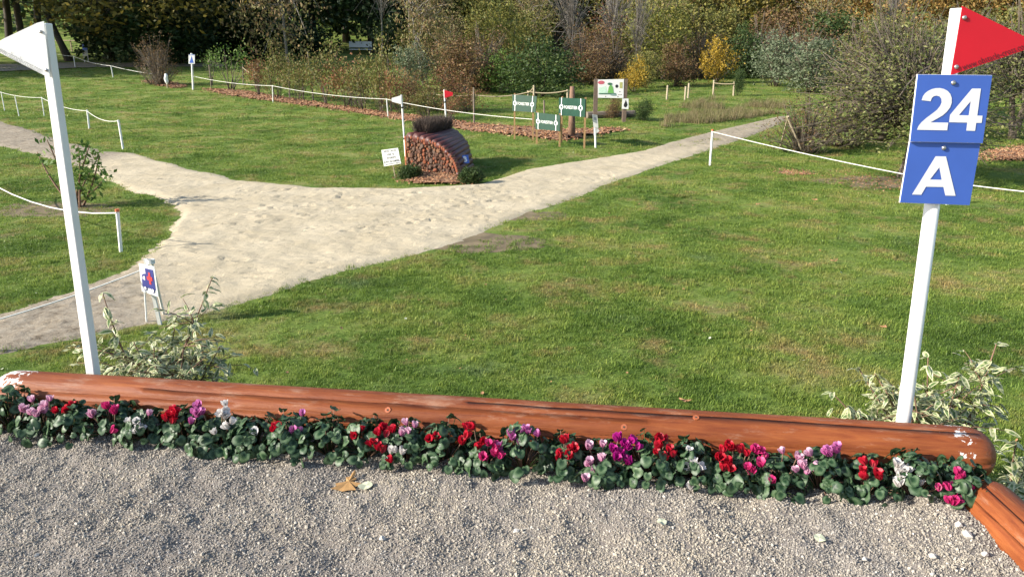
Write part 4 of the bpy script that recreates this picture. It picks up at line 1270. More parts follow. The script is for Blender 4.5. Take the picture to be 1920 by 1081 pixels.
# --- FORESTIER boards
def forestier(c, posts, label):
    pb = [ground(*q[1]) for q in posts]
    d = pb[1] - pb[0]; nrm = np.array([d[1], -d[0], 0]); nrm /= np.linalg.norm(nrm)
    C = [on_plane(*q, pb[0] + nrm * .03, nrm) for q in c]
    o = (pb[0] + pb[1]) / 2; t = thing('sponsor_board', label, 'board', tuple(o), 0, 'green boards behind the jump')
    bd = Board(C)
    MB(o).slab(C, .02, -bd.n).build('panel', M['green_board'], t)
    for q, p in zip(posts, pb):
        tp = on_plane(q[0][0], q[0][1], p, nrm); MB(o).box((p + tp) / 2 - bd.n * .025, (.05, .03, np.linalg.norm(tp - p) + .1)).build('post', M['stake'], t)
    for u in (.11, .84):
        b = MB(o); w = .012
        b.slab(bd.rect(u - w, .0, u + w, 1.0, .003), .002, -bd.n); b.build('stripe', M['lettering_white'], t)
        b = MB(o); b.slab(bd.disc(u, .52, .075, .15, .006), .002, -bd.n); dsk = b.build('ring', M['lettering_white'], t)
        MB(o).slab(bd.disc(u, .52, .038, .075, .009), .002, -bd.n).build('ring_centre', M['green_board'], dsk)
    lettering(bd, 'FORESTIER', .225, .43, .725, .61, M['lettering_white'], t, o, .004)
    return t


forestier([(960.7, 177.4), (1006.3, 180.6), (1004, 211), (960.7, 208)], [((964, 178), (964, 262)), ((998.7, 181), (998.7, 265))], 'green board reading FORESTIER on two stakes, leftmost of the three')
forestier([(1048, 183), (1097.5, 185.5), (1096.8, 219.5), (1047.2, 216)], [((1052, 184), (1052, 268)), ((1095, 186), (1095.5, 279))], 'green board reading FORESTIER on two stakes, rightmost of the three')
forestier([(1004, 211), (1050, 216), (1049.5, 246), (1004, 242)], [((1005.5, 212), (1005.5, 270)), ((1048, 216), (1049, 276))], 'lowest green board reading FORESTIER, between the other two')

# --- information board with two brown posts
p0 = ground(1118, 226); o = p0
C = [at_y(x, y, p0[1] - .06) for x, y in ((1121, 149.5), (1170, 148.5), (1169, 184), (1121, 183.5))]; bd = Board(C)
t = thing('information_board', 'illustrated white information board between two brown posts', 'board', tuple(o))
MB(o).slab(C, .04, -bd.n).build('panel', M['white'], t)
for x in (1118, 1173):
    a_ = at_y(x, 148, p0[1]); f_ = np.array([a_[0], p0[1], float(terrain(a_[0], p0[1]))])
    MB(o).box(((a_[0]), p0[1], (a_[2] + f_[2]) / 2 - .05), (.16, .1, a_[2] - f_[2] + .1)).build('post', M['brown_post'], t)
pm = lambda nm, col: plain(nm, col, .5, .1)
MB(o).slab(bd.disc(.13, .16, .13, .10, .004), .003, -bd.n).build('red_oval', pm('print_pink', (.55, .12, .16)), t)
g1 = pm('print_green', (.16, .42, .10)); g2 = pm('print_dark_green', (.06, .16, .10)); g3 = pm('print_pale_green', (.55, .75, .6)); g4 = pm('print_olive', (.42, .42, .16))
MB(o).slab([bd.at(.04, .45, .004), bd.at(.30, .36, .004), bd.at(.38, .72, .004), bd.at(.04, .76, .004)], .002, -bd.n).build('print', g3, t)
MB(o).slab([bd.at(a, b_, .007) for a, b_ in ((.38, .72), (.42, .40), (.50, .26), (.58, .42), (.62, .74))], .002, -bd.n).build('print', g1, t)
MB(o).slab(bd.disc(.46, .24, .09, .07, .010), .002, -bd.n).build('print', g2, t)
MB(o).slab(bd.rect(.03, .74, .70, .80, .010), .002, -bd.n).build('print', g2, t)
MB(o).slab(bd.disc(.60, .82, .12, .05, .013), .002, -bd.n).build('print', pm('print_slate', (.22, .32, .30)), t)
MB(o).slab(bd.disc(.73, .37, .06, .09, .004), .002, -bd.n).build('print', M['black'], t)
MB(o).slab(bd.rect(.84, .16, .95, .48, .004), .002, -bd.n).build('print', g4, t)
for (u, v) in ((.85, .67), (.82, .82), (.9, .82), (.3, .92), (.78, .92)):
    MB(o).slab(bd.disc(u, v, .03, .02, .004), .002, -bd.n).build('print', M['brown_post'], t)

# --- leaf sign on a brown post
p0 = ground(1170, 229); C = [at_y(x, y, p0[1] - .08) for x, y in ((1167, 185), (1178.5, 185), (1178.5, 205), (1166, 204))]; bd = Board(C); o = p0
t = thing('leaf_sign', 'small white sign with a dark leaf on a brown post', 'sign', tuple(o))
MB(o).slab(C, .02, -bd.n).build('panel', M['white'], t)
a_ = at_y(1170.5, 190, p0[1]); MB(o).box((p0[0], p0[1], (a_[2] + p0[2]) / 2), (.12, .09, a_[2] - p0[2])).build('post', M['brown_post'], t)
MB(o).slab([bd.at(u, v, .004) for u, v in ((.55, .12), (.72, .35), (.85, .6), (.68, .8), (.5, .84), (.3, .78), (.25, .6), (.42, .35))], .002, -bd.n).build('leaf_print', M['black'], t)

# --- bent white sign beside the boards
p0 = ground(1117, 278); o = p0
t = thing('white_sign', 'bent white notice on a short white post right of the green boards', 'sign', tuple(o))
C = [at_y(x, y, p0[1] - .04) for x, y in ((1110, 214), (1120, 216), (1122, 240), (1113, 239))]; bd = Board(C)
MB(o).slab(C, .006, -bd.n).build('panel', M['white_grey'], t)
a_ = at_y(1115.5, 228, p0[1]); MB(o).tube([p0 - [0, 0, .05], a_], .03, 8).build('post', M['white'], t)
MB(o).slab(bd.rect(.3, .2, .75, .42, .003), .002, -bd.n).build('print', pm('print_grey', (.3, .32, .36)), t)
MB(o).slab([at_y(x, y, p0[1] - .02) for x, y in ((1113, 239), (1121, 240), (1124, 246), (1113, 254))], .004, -bd.n).build('torn_strip', M['white_grey'], t)

# --- notice beside the jump
p0 = ground(742, 335); o = p0; nrm = np.array([.25, 1, 0]); nrm /= np.linalg.norm(nrm)
C = [on_plane(x, y, p0, nrm) for x, y in ((715, 281.5), (746, 277.3), (752, 306.5), (720, 312))]; bd = Board(C)
t = thing('notice_sign', 'tilted white notice about the closed course on a thin stick beside the jump', 'sign', tuple(o))
MB(o).slab(C, .008, -bd.n).build('panel', M['white'], t)
MB(o).tube([p0 - [0, 0, .05], on_plane(737, 309, p0 + [0, .012, 0], nrm)], .012, 6).build('stick', M['post_wood'], t)
lettering(bd, 'PISTE CROSS', .14, .06, .88, .18, M['black'], t, o, .01)
lettering(bd, '100 %', .30, .26, .72, .40, M['black'], t, o, .01)
lettering(bd, 'INTERDITE', .26, .48, .78, .60, M['black'], t, o, .01)
lettering(bd, 'À VTT OU CHEVAL', .04, .68, .96, .83, M['black'], t, o, .035)
MB(o).slab(bd.rect(.1, .90, .95, .93, .003), .001, -bd.n).build('line', M['black'], t)

# --- blue and white arrow sign and the blue marker by the lane
p0 = ground(362, 169); o = p0; C = [at_y(x, y, p0[1] - .06) for x, y in ((353.5, 102.5), (365, 102.5), (365, 120), (353.5, 120))]; bd = Board(C)
t = thing('direction_sign', 'white sign with a blue arrow shape on a white post by the lawn', 'sign', tuple(o))
MB(o).slab(C, .02, -bd.n).build('panel', M['white'], t)
MB(o).slab([bd.at(*q, .004) for q in ((.5, .15), (.85, .9), (.15, .9))], .003, -bd.n).build('arrow', M['blue'], t)
MB(o).slab(bd.rect(.04, .02, .96, .08, .004), .003, -bd.n).build('band', M['blue'], t)
MB(o).tube([p0 - [0, 0, .1], at_y(359, 100, p0[1])], .055, 8).build('post', M['white'], t)
p0 = ground(161, 118); o = p0; C = [at_y(x, y, p0[1] - .05) for x, y in ((154, 83), (163, 83), (165, 105), (155, 105))]; bd = Board(C)
t = thing('marker_sign', 'small blue and white sign on legs beside the shaded lane', 'sign', tuple(o))
MB(o).slab(bd.rect(0, 0, 1, .5, 0), .02, -bd.n).build('blue_panel', M['blue'], t); MB(o).slab(bd.rect(0, .505, 1, 1, 0), .02, -bd.n).build('white_panel', M['white_grey'], t)
for x in (157, 164): MB(o).tube([at_y(x + 2, 118, p0[1]) - [0, 0, .1], at_y(x, 100, p0[1])], .03, 6).build('leg', M['white_grey'], t)
# white bag on the rope near the saplings
p0 = ground(314, 165); o = p0; a_ = at_y(313, 138, p0[1]); b = MB(o)
ring = []
for k, (f, rr) in enumerate([(0, .05), (.2, .09), (.5, .11), (.8, .10), (1, .04)]):
    ring.append(([p0[0] + .02 * math.sin(k * 2.2), p0[1], a_[2] - f * (a_[2] - p0[2]) * .72], rr))
b.tube([q[0] for q in ring], [q[1] for q in ring], 7)
t = thing('bagged_post', 'white plastic bag tied over a short post at the mulch edge', 'bag', tuple(o)); b.build('bag', M['white'], t)
MB(o).tube([p0 - [0, 0, .05], p0 + [0, 0, .3]], .03, 6).build('post', M['post_wood'], t)
# bench in the glade far behind
p0 = by_depth(677, 76); t = thing('bench', 'pale bench in the shade beyond the climber row', 'bench', tuple(p0), .2)
MB().box((0, 0, .48), (2.2, .5, .08)).build('seat', M['white_grey'], t); MB().box((0, .28, .95), (2.2, .06, .55)).build('backrest', M['white_grey'], t)
for sx in (-.9, .9):
    for sy in (-.18, .18): MB().box((sx, sy, .22), (.1, .1, .46)).build('leg', M['brown_post'], t)

# --- ambulance sign
p0 = ground(291, 608); o = p0; nrm = np.array([.32, 1, 0]); nrm /= np.linalg.norm(nrm)
C = [on_plane(x, y, p0 - [0, .03, 0], nrm) for x, y in ((260, 493.5), (289, 499.5), (297, 556.5), (266, 545.5))]; bd = Board(C)
t = thing('ambulance_sign', 'white sign with a blue ambulance and red cross beside the sand path', 'sign', tuple(o))
MB(o).slab(C, .006, -bd.n).build('panel', M['white'], t)
MB(o).box((p0 + on_plane(281, 487, p0, nrm)) / 2 + [0, .012, -.02], (.034, .026, np.linalg.norm(on_plane(281, 487, p0, nrm) - p0) + .05), tilt=(0, -.07)).build('post', M['white_grey'], t)
q0 = ground(308, 592); q1 = on_plane(284, 490, p0 + [0, .05, 0], nrm); MB(o).tube([q0 - [0, 0, .03], q1], .014, 6).build('brace', M['white_grey'], t)
tp = on_plane(281, 488, p0, nrm); b = MB(o)
for k in range(4): b.tube([tp + np.array([.036 * math.cos(a), .03 * math.sin(a) + .01, .011 * k - .03]) for a in np.linspace(0, 6.2, 13)], .006, 5)
b.build('rope_wrap', M['rope'], t)
b = MB(o); b.slab(bd.rect(.38, .12, .90, .80, .003), .0015, -bd.n); b.slab([bd.at(*q, .003) for q in ((.10, .48), (.16, .36), (.30, .32), (.375, .32), (.375, .80), (.10, .80))], .0015, -bd.n); b.build('ambulance_print', M['navy'], t)
MB(o).slab([bd.at(*q, .005) for q in ((.16, .52), (.2, .42), (.32, .40), (.32, .55))], .001, -bd.n).build('cab_window', M['lettering_white'], t)
b = MB(o); b.slab(bd.rect(.565, .24, .685, .64, .0055), .001, -bd.n); b.slab(bd.rect(.46, .38, .79, .50, .0068), .001, -bd.n); b.build('red_cross', M['cross_red'], t)
for u in (.28, .74):
    w = MB(o).slab(bd.disc(u, .83, .10, .085, .0055), .001, -bd.n).build('wheel_print', M['navy'], t)
    MB(o).slab(bd.disc(u, .83, .065, .055, .008), .001, -bd.n).build('wheel_centre', M['lettering_white'], w)
# rope from the sign to the left
e = at_y(-90, 640, 6.4); e[2] = .35
t = fence_posts('rope_fence', 'slack white rope leading from the ambulance sign along the dirt', [(268, 497, 275, 604), (-90, 590, -84, 668)], [[(0, .93), (1, .6)]], .008, M['white'], M['rope'], .007, sag=.02)
# ------------------------------------------------------------------ the jump with the letter B
nF = ground(861, 337); nB = ground(764, 321); fB = np.array([-1.70, 19.5, 0]); fF = np.array([-.86, 17.35, 0])
def vplane(a, b_):
    d = (b_ - a)[:2]; n = np.array([d[1], -d[0], 0]); return n / np.linalg.norm(n)
nn = vplane(nF, nB); fn = vplane(fF, fB)
near = [on_plane(x, y, nF, nn) for x, y in ((763.5, 257.5), (776, 258), (789, 260.5), (800, 263), (811, 266), (820, 270.5), (829, 276), (836, 282), (842, 288.5), (848, 296), (853, 304), (856.5, 313), (859, 322), (860.5, 330), (861, 337))]
zs = np.array([p[2] for p in near]); zs = zs - zs[-1] * 1; 
far = [on_plane(x, y, fF, fn) for x, y in ((836, 244.5), (841, 245.5), (846, 247.5), (851, 250), (856, 253), (860.5, 256.5), (865, 261), (869, 266), (873, 272), (876.5, 279), (879, 287), (881.5, 296), (883.5, 306), (885, 316), (886, 326))]
near = np.array(near); far = np.array(far); near[-1][2] = 0; far[-1][2] = 0
o = (nF + nB + fF + fB) / 4; o[2] = 0
JUMP = thing('cross_country_jump', 'wedge shaped log stack jump with dark red planks and brush top beside the sand path', 'jump', tuple(o))
nBg = near[0].copy(); nBg[2] = -.05; fBg = far[0].copy(); fBg[2] = -.05
# inner body
K_ = len(near); ctr = o
V = []; sh = .96
for P in (near, far):
    for p in P: V.append(p * sh + np.array([ctr[0], ctr[1], .0]) * (1 - sh))
V += [nBg * .97 + o * .03, fBg * .97 + o * .03]
F = [list(range(K_)) + [2 * K_], [K_ + i for i in range(K_)][::-1] + [2 * K_ + 1], [0, 2 * K_, 2 * K_ + 1, K_]] + [[i, i + 1, K_ + i + 1, K_ + i] for i in range(K_ - 1)]
b = MB(o); b.add(V, F); b.build('body', M['bark'], JUMP)
# half round planks over the curve
ext = near[1:] - far[1:]
for i in range(K_ - 1):
    A0, A1 = near[i], near[i + 1]; B0, B1 = far[i], far[i + 1]
    b = MB(o); jit = random.uniform(-.02, .03)
    a_ = (A0 + A1) / 2; c_ = (B0 + B1) / 2; dd = (a_ - c_) / np.linalg.norm(a_ - c_); a_ = a_ + dd * (.03 + jit)
    w = np.linalg.norm(A1 - A0) * .5; w2 = np.linalg.norm(B1 - B0) * .5
    b.tube([a_, a_ * .67 + c_ * .33 + np.array([0, 0, random.uniform(-.006, .006)]), a_ * .33 + c_ * .67, c_ - dd * jit], [w, w * .67 + w2 * .33, w * .33 + w2 * .67, w2], 8, phase=.3)
    b.build('plank', M['plank'], JUMP, True)
# stacked log ends on the near face
ux = (nF - nB); ux[2] = 0; LX = np.linalg.norm(ux); ux = ux / LX
S_ = np.array([(p - nB) @ ux for p in near]); Zt = near[:, 2]
outn = -nn if (-nn) @ (np.array([0, 0, 2.5]) - nF) > 0 else nn
r = np.random.default_rng(12); cand = []
prof = lambda s: np.interp(s, S_, Zt)
tries = 0
while tries < 9000 and len(cand) < 230:
    tries += 1
    s = r.uniform(.04, LX - .03); z = r.uniform(.03, 1.0); rad = r.uniform(.032, .062) if tries < 4000 else r.uniform(.02, .034)
    if z > prof(s) - rad * .9 or z < 0: continue
    if all((s - c[0]) ** 2 + (z - c[1]) ** 2 > (.93 * (rad + c[2])) ** 2 for c in cand): cand.append((s, z, rad))
end_mesh = {}
for q in range(8):
    rr = np.random.default_rng(q); k = 10; ang = np.arange(k) / k * 6.2832; rad = 1 + rr.normal(0, .07, k)
    ring = np.stack([np.cos(ang) * rad, np.zeros(k), np.sin(ang) * rad], 1)
    V = np.concatenate([ring + [0, 1, 0], ring + [0, 0, 0], ring * .8 + [0, -.12, 0], [[0, -.15, 0]]])
    F = [[i, (i + 1) % k, k + (i + 1) % k, k + i] for i in range(k)] + [[k + i, k + (i + 1) % k, 2 * k + (i + 1) % k, 2 * k + i] for i in range(k)] + [[2 * k + i, 2 * k + (i + 1) % k, 3 * k] for i in range(k)]
    end_mesh[q] = mesh_of('log_end', V, F, [M['bark_red'], M[('end1', 'end2', 'end3', 'end4')[q % 4]]], False, [0] * k + [1] * (2 * k))
ang0 = math.atan2(ux[1], ux[0])
pick = [0, 0, 4, 4, 1, 5, 2, 2, 6, 3, 7, 0]
for (s, z, rad) in cand:
    e = obj('log_end', end_mesh[pick[r.integers(0, len(pick))]], JUMP)
    P = nB + ux * s + outn * r.uniform(-.02, .05); P[2] = z
    e.location = P - o; e.rotation_euler = (r.normal(0, .1), r.uniform(0, 6.28), ang0 + r.normal(0, .1)); e.scale = (rad, .12, rad)
# rim of small billets along the curved edge, corner board, letter plate
for i in range(K_ - 1):
    for f in (.25, .75):
        P = near[i] * (1 - f) + near[i + 1] * f + outn * .03
        e = obj('edge_billet', end_mesh[3 if (i + int(f > .5)) % 2 else 7], JUMP); e.location = P - o; e.rotation_euler = (0, r.uniform(0, 6), ang0); e.scale = (.04, .1, .04)
MB(o).box(nB + outn * .02 + [0, 0, Zt[0] / 2 - .02], (.05, .05, Zt[0] + .02), rz=ang0).build('corner_board', M['edge_wood'], JUMP)
C = [((near[q] * (1 - f) + far[q] * f)) for q, f in ((9, .22), (9, .72), (12, .80), (12, .32))]
nv = np.cross(C[1] - C[0], C[3] - C[0]); nv /= np.linalg.norm(nv); nv = nv if nv @ (np.array([0, 0, 2.5]) - C[0]) > 0 else -nv
tc_ = np.array([0, 0, 1.0]) - C[0]; tc_ /= np.linalg.norm(tc_); nv = nv * .8 + tc_; nv /= np.linalg.norm(nv)
mid = sum(C) / 4; uu = C[1] - C[0]; uu /= np.linalg.norm(uu); uu -= nv * (uu @ nv); uu /= np.linalg.norm(uu); mid = mid + nv * .12; hs = .095
vv = np.array([0, 0, 1.0]) - nv * nv[2]; vv /= np.linalg.norm(vv); uu = np.cross(vv, nv); uu = uu if uu[0] > 0 else -uu
bd = Board([mid - uu * hs + vv * hs, mid + uu * hs + vv * hs, mid + uu * hs - vv * hs, mid - uu * hs - vv * hs])
pl = MB(o).slab(bd.c, .02, -bd.n).build('letter_plate', M['blue'], JUMP)
lettering(bd, 'B', .26, .16, .74, .84, M['lettering_white'], pl, o, .04, .004)
# brush on top
r = np.random.default_rng(8); tp0 = near[1] * .92 + far[1] * .08; tp1 = far[1] * .97 + near[1] * .03; ax = tp1 - tp0; ax /= np.linalg.norm(ax); pr_ = np.array([ax[1], -ax[0], 0])
n = 5200; s = r.uniform(.10, .88, n); w = r.uniform(-.14, .20, n)
base = tp0 + (tp1 - tp0) * s[:, None] + pr_ * w[:, None] * .8 + np.array([0, 0, .0])
dirv = np.stack([r.normal(0, .22, n), r.normal(0, .22, n), np.ones(n)], 1) + ((s - .5) * .35)[:, None] * ax + pr_ * (w * 1.6)[:, None]; dirv /= np.linalg.norm(dirv, axis=1)[:, None]
Ln = r.uniform(.28, .50, n); sd = np.cross(dirv, rand_unit(r, n)); sd /= np.linalg.norm(sd, axis=1)[:, None]
V, F = leaf_quads(base + dirv * (Ln / 2)[:, None], dirv, sd, Ln, np.full(n, .010))
bo = obj('brush', mesh_of('brush', V - o, F, M['brush']), JUMP); bo['kind'] = 'stuff'

def small_flag(label, base, top, side, colmat, bands, ypos):
    o = np.asarray(base, float); t = thing('flag_pole', label, 'flag', tuple(o), 0, 'flag poles on the jump')
    MB(o).tube([base, top], .021, 8).build('pole', M['white'], t)
    d = np.array([side, .0, 0]); a = np.asarray(top, float) - [0, .024, .01]; c = a - [0, 0, .20]
    tip = (a + c) / 2 + d * .22
    MB(o).slab([a, tip + [0, 0, .04], tip - [0, 0, .04], c], .006, np.array([0, -1.0, 0])).build('pennant', colmat, t)
    for f in bands:
        q = base + (top - base) * f; MB(o).tube([q - [0, 0, .02], q + [0, 0, .02]], .028, 8).build('strap', M['black'], t)
b0 = near[0] + np.array([-.06, .02, -.45]); b0[2] = max(b0[2], .2); small_flag('white pole with a small white pennant at the left of the jump', b0, at_y(752.5, 178, b0[1]), -1, M['white'], (.30, .80), 0)
b1 = far[0] + np.array([.02, .14, -.55]); small_flag('white pole with a small red pennant behind the brush of the jump', b1, at_y(833, 168, b1[1]), 1, M['red'], (.80,), 0)
bush_px('low_bush', 'small dark green bush at the left foot of the jump', 'bush', 'dense_bush', 768, 338, 46, 34, 'low bushes at the foot of the jump')
bush_px('low_bush', 'small brownish green bush at the right foot of the jump', 'bush', 'dense_bush', 883, 345, 44, 38, 'low bushes at the foot of the jump')

# shrub on the grass island at the left
p = ground(140, 388); m = px_m(p); o = p; r = np.random.default_rng(17)
t = thing('young_shrub', 'young shrub with thin reddish stems on the grass island at left', 'shrub', tuple(o))
tips = [(70, 285), (88, 262), (105, 290), (128, 300), (146, 272), (168, 272), (150, 320), (186, 290), (172, 318), (200, 330)]
b = MB(o); LP = []
for (x, y) in tips:
    tp = at_y(x, y, p[1] + r.normal(0, .2)); P = curve(p + [r.normal(0, .08), r.normal(0, .08), -.02], tp, r, 7, .02, .05); b.tube(P, np.linspace(.024, .008, 7), 5)
    k = 60 if x > 140 else 22
    for q in range(k):
        s = r.uniform(.45, 1.0); c = P[min(6, int(s * 6.9))] + r.normal(0, .07, 3); LP.append(c)
b.build('stems', M['bark_red'], t, True)
LP = np.array(LP); n = len(LP); N = rand_unit(r, n) + [0, 0, .5]; N /= np.linalg.norm(N, axis=1)[:, None]; D = np.cross(N, rand_unit(r, n)); D /= np.linalg.norm(D, axis=1)[:, None]
V, F = leaf_quads(LP - o, D, np.cross(N, D), r.uniform(.08, .14, n), r.uniform(.04, .065, n)); fo = obj('foliage', mesh_of('foliage', V, F, LM['green']), t)

# ------------------------------------------------------------------ big flag poles
def log_at(px):
    """point of the log axis under a picture column"""
    best = min(np.linspace(0, 1, 800), key=lambda s: abs((CX + FPX * (LOG_L + (LOG_R - LOG_L) * s)[0] / (((LOG_L + (LOG_R - LOG_L) * s)[1]) * CP - ((LOG_L + (LOG_R - LOG_L) * s)[2] - CAM_H) * SP)) - px))
    return LOG_L + (LOG_R - LOG_L) * best
def screw(name, P, n, rad, parent, o):
    n = np.asarray(n, float); MB(o).tube([P, P + n * .004, P + n * .006], [rad, rad * .95, rad * .4], 12).build(name, M['steel'], parent, True)

# left pole: square white
La = log_at(175); yL = La[1] + .15
bt = at_y(175, 697, yL); tp = at_y(84, 44, yL); d = (tp - bt) / np.linalg.norm(tp - bt); bot = bt - d * .75
WP = thing('flag_pole', 'square white pole with a white pennant standing behind the left end of the log', 'flag', tuple(bot), 0, 'large flag poles behind the log')
w0 = 13.5 * px_m(bt); b = MB(bot)
P4 = lambda c, w: [c + np.array(q) * w for q in ((-1, -1, 0), (1, -1, 0), (1, 1, 0), (-1, 1, 0))]
rot = Matrix.Rotation(-.16, 3, 'Z'); rq = np.array(rot)
V = [bot + (rq @ (np.array(q) * w0 * .68)) for q in ((-1, -1, 0), (1, -1, 0), (1, 1, 0), (-1, 1, 0))] + [tp + (rq @ (np.array(q) * w0 * .58)) for q in ((-1, -1, 0), (1, -1, 0), (1, 1, 0), (-1, 1, 0))]
b.add(V, [[3, 2, 1, 0], [4, 5, 6, 7], [0, 1, 5, 4], [1, 2, 6, 5], [2, 3, 7, 6], [3, 0, 4, 7]])
po = b.build('pole', M['white'], WP); md = po.modifiers.new('bevel', 'BEVEL'); md.width = .004; md.segments = 2
yf = yL - w0 * 1.25
C = [at_y(x, y, yf) for x, y in ((70, 43), (82, 40), (88, 92), (93.5, 145), (82, 141), (1, 100), (-16, 92), (-4, 79), (6, 73))]
MB(bot).slab(C, .004, np.array([0, 1.0, 0])).build('pennant', M['white'], WP)
for x, y in ((76.5, 59.5), (87, 131.5)): screw('screw', at_y(x, y, yf - .001), (0, -1, 0), 2.6 * px_m(bt), WP, bot)
bd = Board([at_y(x, y, yf) for x, y in ((-4, 84), (82, 128), (79, 140), (-8, 95))])
lettering(bd, 'www.obstacle-cross.com', .02, 0, .97, 1, pm('faded_print', (.42, .42, .42)), WP, bot, 0.0, .0015)

# right pole: round white, red pennant, number boards
Ra = log_at(1693); yR = Ra[1] + .14
bt = at_y(1693.5, 790, yR); tp = at_y(1797, 16, yR); d = (tp - bt) / np.linalg.norm(tp - bt); bot = bt - d * .75
RP = thing('flag_pole', 'round white pole with a red pennant and blue boards 24 and A behind the log', 'flag', tuple(bot), 0, 'large flag poles behind the log')
rr_ = 12.6 * px_m(bt); b = MB(bot); b.tube([bot, bt, tp], [rr_, rr_, rr_ * .93], 20); b.build('pole', M['white'], RP, True)
yb = yR - rr_ - .012
def board_px(c, y): return [at_y(x, yy, y) for x, yy in c]
# A board sits behind the edge of the 24 board
cA = board_px(((1706.5, 266.5), (1838.5, 268), (1818, 384.5), (1688, 379.5)), yb); bA = Board(cA)
pA = MB(bot).slab(cA, .010, np.array([0, 1.0, 0])).build('letter_board', M['blue'], RP)
c24 = board_px(((1721.5, 140), (1860.5, 141.5), (1842.5, 268.5), (1707, 265.5)), yb - .013); b24 = Board(c24)
p24 = MB(bot).slab(c24, .010, np.array([0, 1.0, 0])).build('number_board', M['blue'], RP)
for (pl, cc, yy) in ((pA, cA, yb), (p24, c24, yb - .013)):
    C_ = sum(cc) / 4
    MB(bot).slab([C_ + (q - C_) * 1.008 + np.array([0, .002, 0]) for q in cc], .007, np.array([0, 1.0, 0])).build('white_core', M['white'], pl)
g4 = lambda pts, ox, oy, y: [at_y(ox + a / 4, oy + c / 4, y) for a, c in pts]
two = [(1152, 752), (1162, 722), (1178, 700), (1200, 683), (1228, 669), (1258, 662), (1290, 661), (1320, 668), (1348, 683), (1368, 706), (1378, 736), (1378, 772), (1366, 806), (1342, 838), (1310, 866), (1262, 894), (1218, 918), (1352, 920), (1344, 978), (1117, 974), (1128, 946), (1150, 918), (1186, 886), (1232, 852), (1268, 824), (1290, 796), (1302, 768), (1300, 742), (1286, 724), (1264, 718), (1244, 722), (1228, 736), (1220, 760)]
f1 = [(1530, 665), (1597, 665), (1570, 868), (1609, 868), (1603, 922), (1562, 922), (1553, 982), (1487, 980), (1494, 920), (1358, 917), (1365, 862)]; f1h = [(1520, 760), (1505, 866), (1432, 864)]
a1 = [(1257, 572), (1335, 573), (1407, 868), (1330, 866), (1315, 802), (1185, 800), (1150, 860), (1080, 858)]; a1h = [(1285, 655), (1302, 748), (1215, 746)]
yl = yb - .013 - .0016
b = fill_glyph(None, g4(two, 1440, 0, yl), o=bot); b.build('digit', M['lettering_white'], p24)
b = fill_glyph(None, g4(f1, 1440, 0, yl), g4(f1h, 1440, 0, yl), o=bot); b.build('digit', M['lettering_white'], p24)
b = fill_glyph(None, g4(a1, 1440, 150, yb - .0016), g4(a1h, 1440, 150, yb - .0016), o=bot); b.build('letter', M['lettering_white'], pA)
screw('screw', at_y(1787.5, 155.5, yb - .014), (0, -1, 0), 3.8 * px_m(bt), p24, bot); screw('screw', at_y(1769.5, 277.5, yb - .001), (0, -1, 0), 3.8 * px_m(bt), pA, bot)
yf = yR - rr_ * .93 - .002
C = [at_y(x, y, yf) for x, y in ((1804.5, 11.5), (1862, 39.5), (1928, 72), (1945, 83), (1930, 91), (1860, 115), (1783, 141), (1792, 88))]
MB(bot).slab(C, .004, np.array([0, 1.0, 0])).build('pennant', M['red'], RP)
for x, y in ((1808, 33.5), (1793, 125.5)): screw('screw', at_y(x, y, yf - .001), (0, -1, 0), 3.6 * px_m(bt), RP, bot)
bd = Board([at_y(x, y, yf) for x, y in ((1802, 121), (1926, 78), (1929, 89), (1806, 132))])
lettering(bd, 'www.obstacle-cross.com', 0, 0, 1, 1, pm('dark_red_print', (.10, .01, .02)), RP, bot, 0.0, .0015)

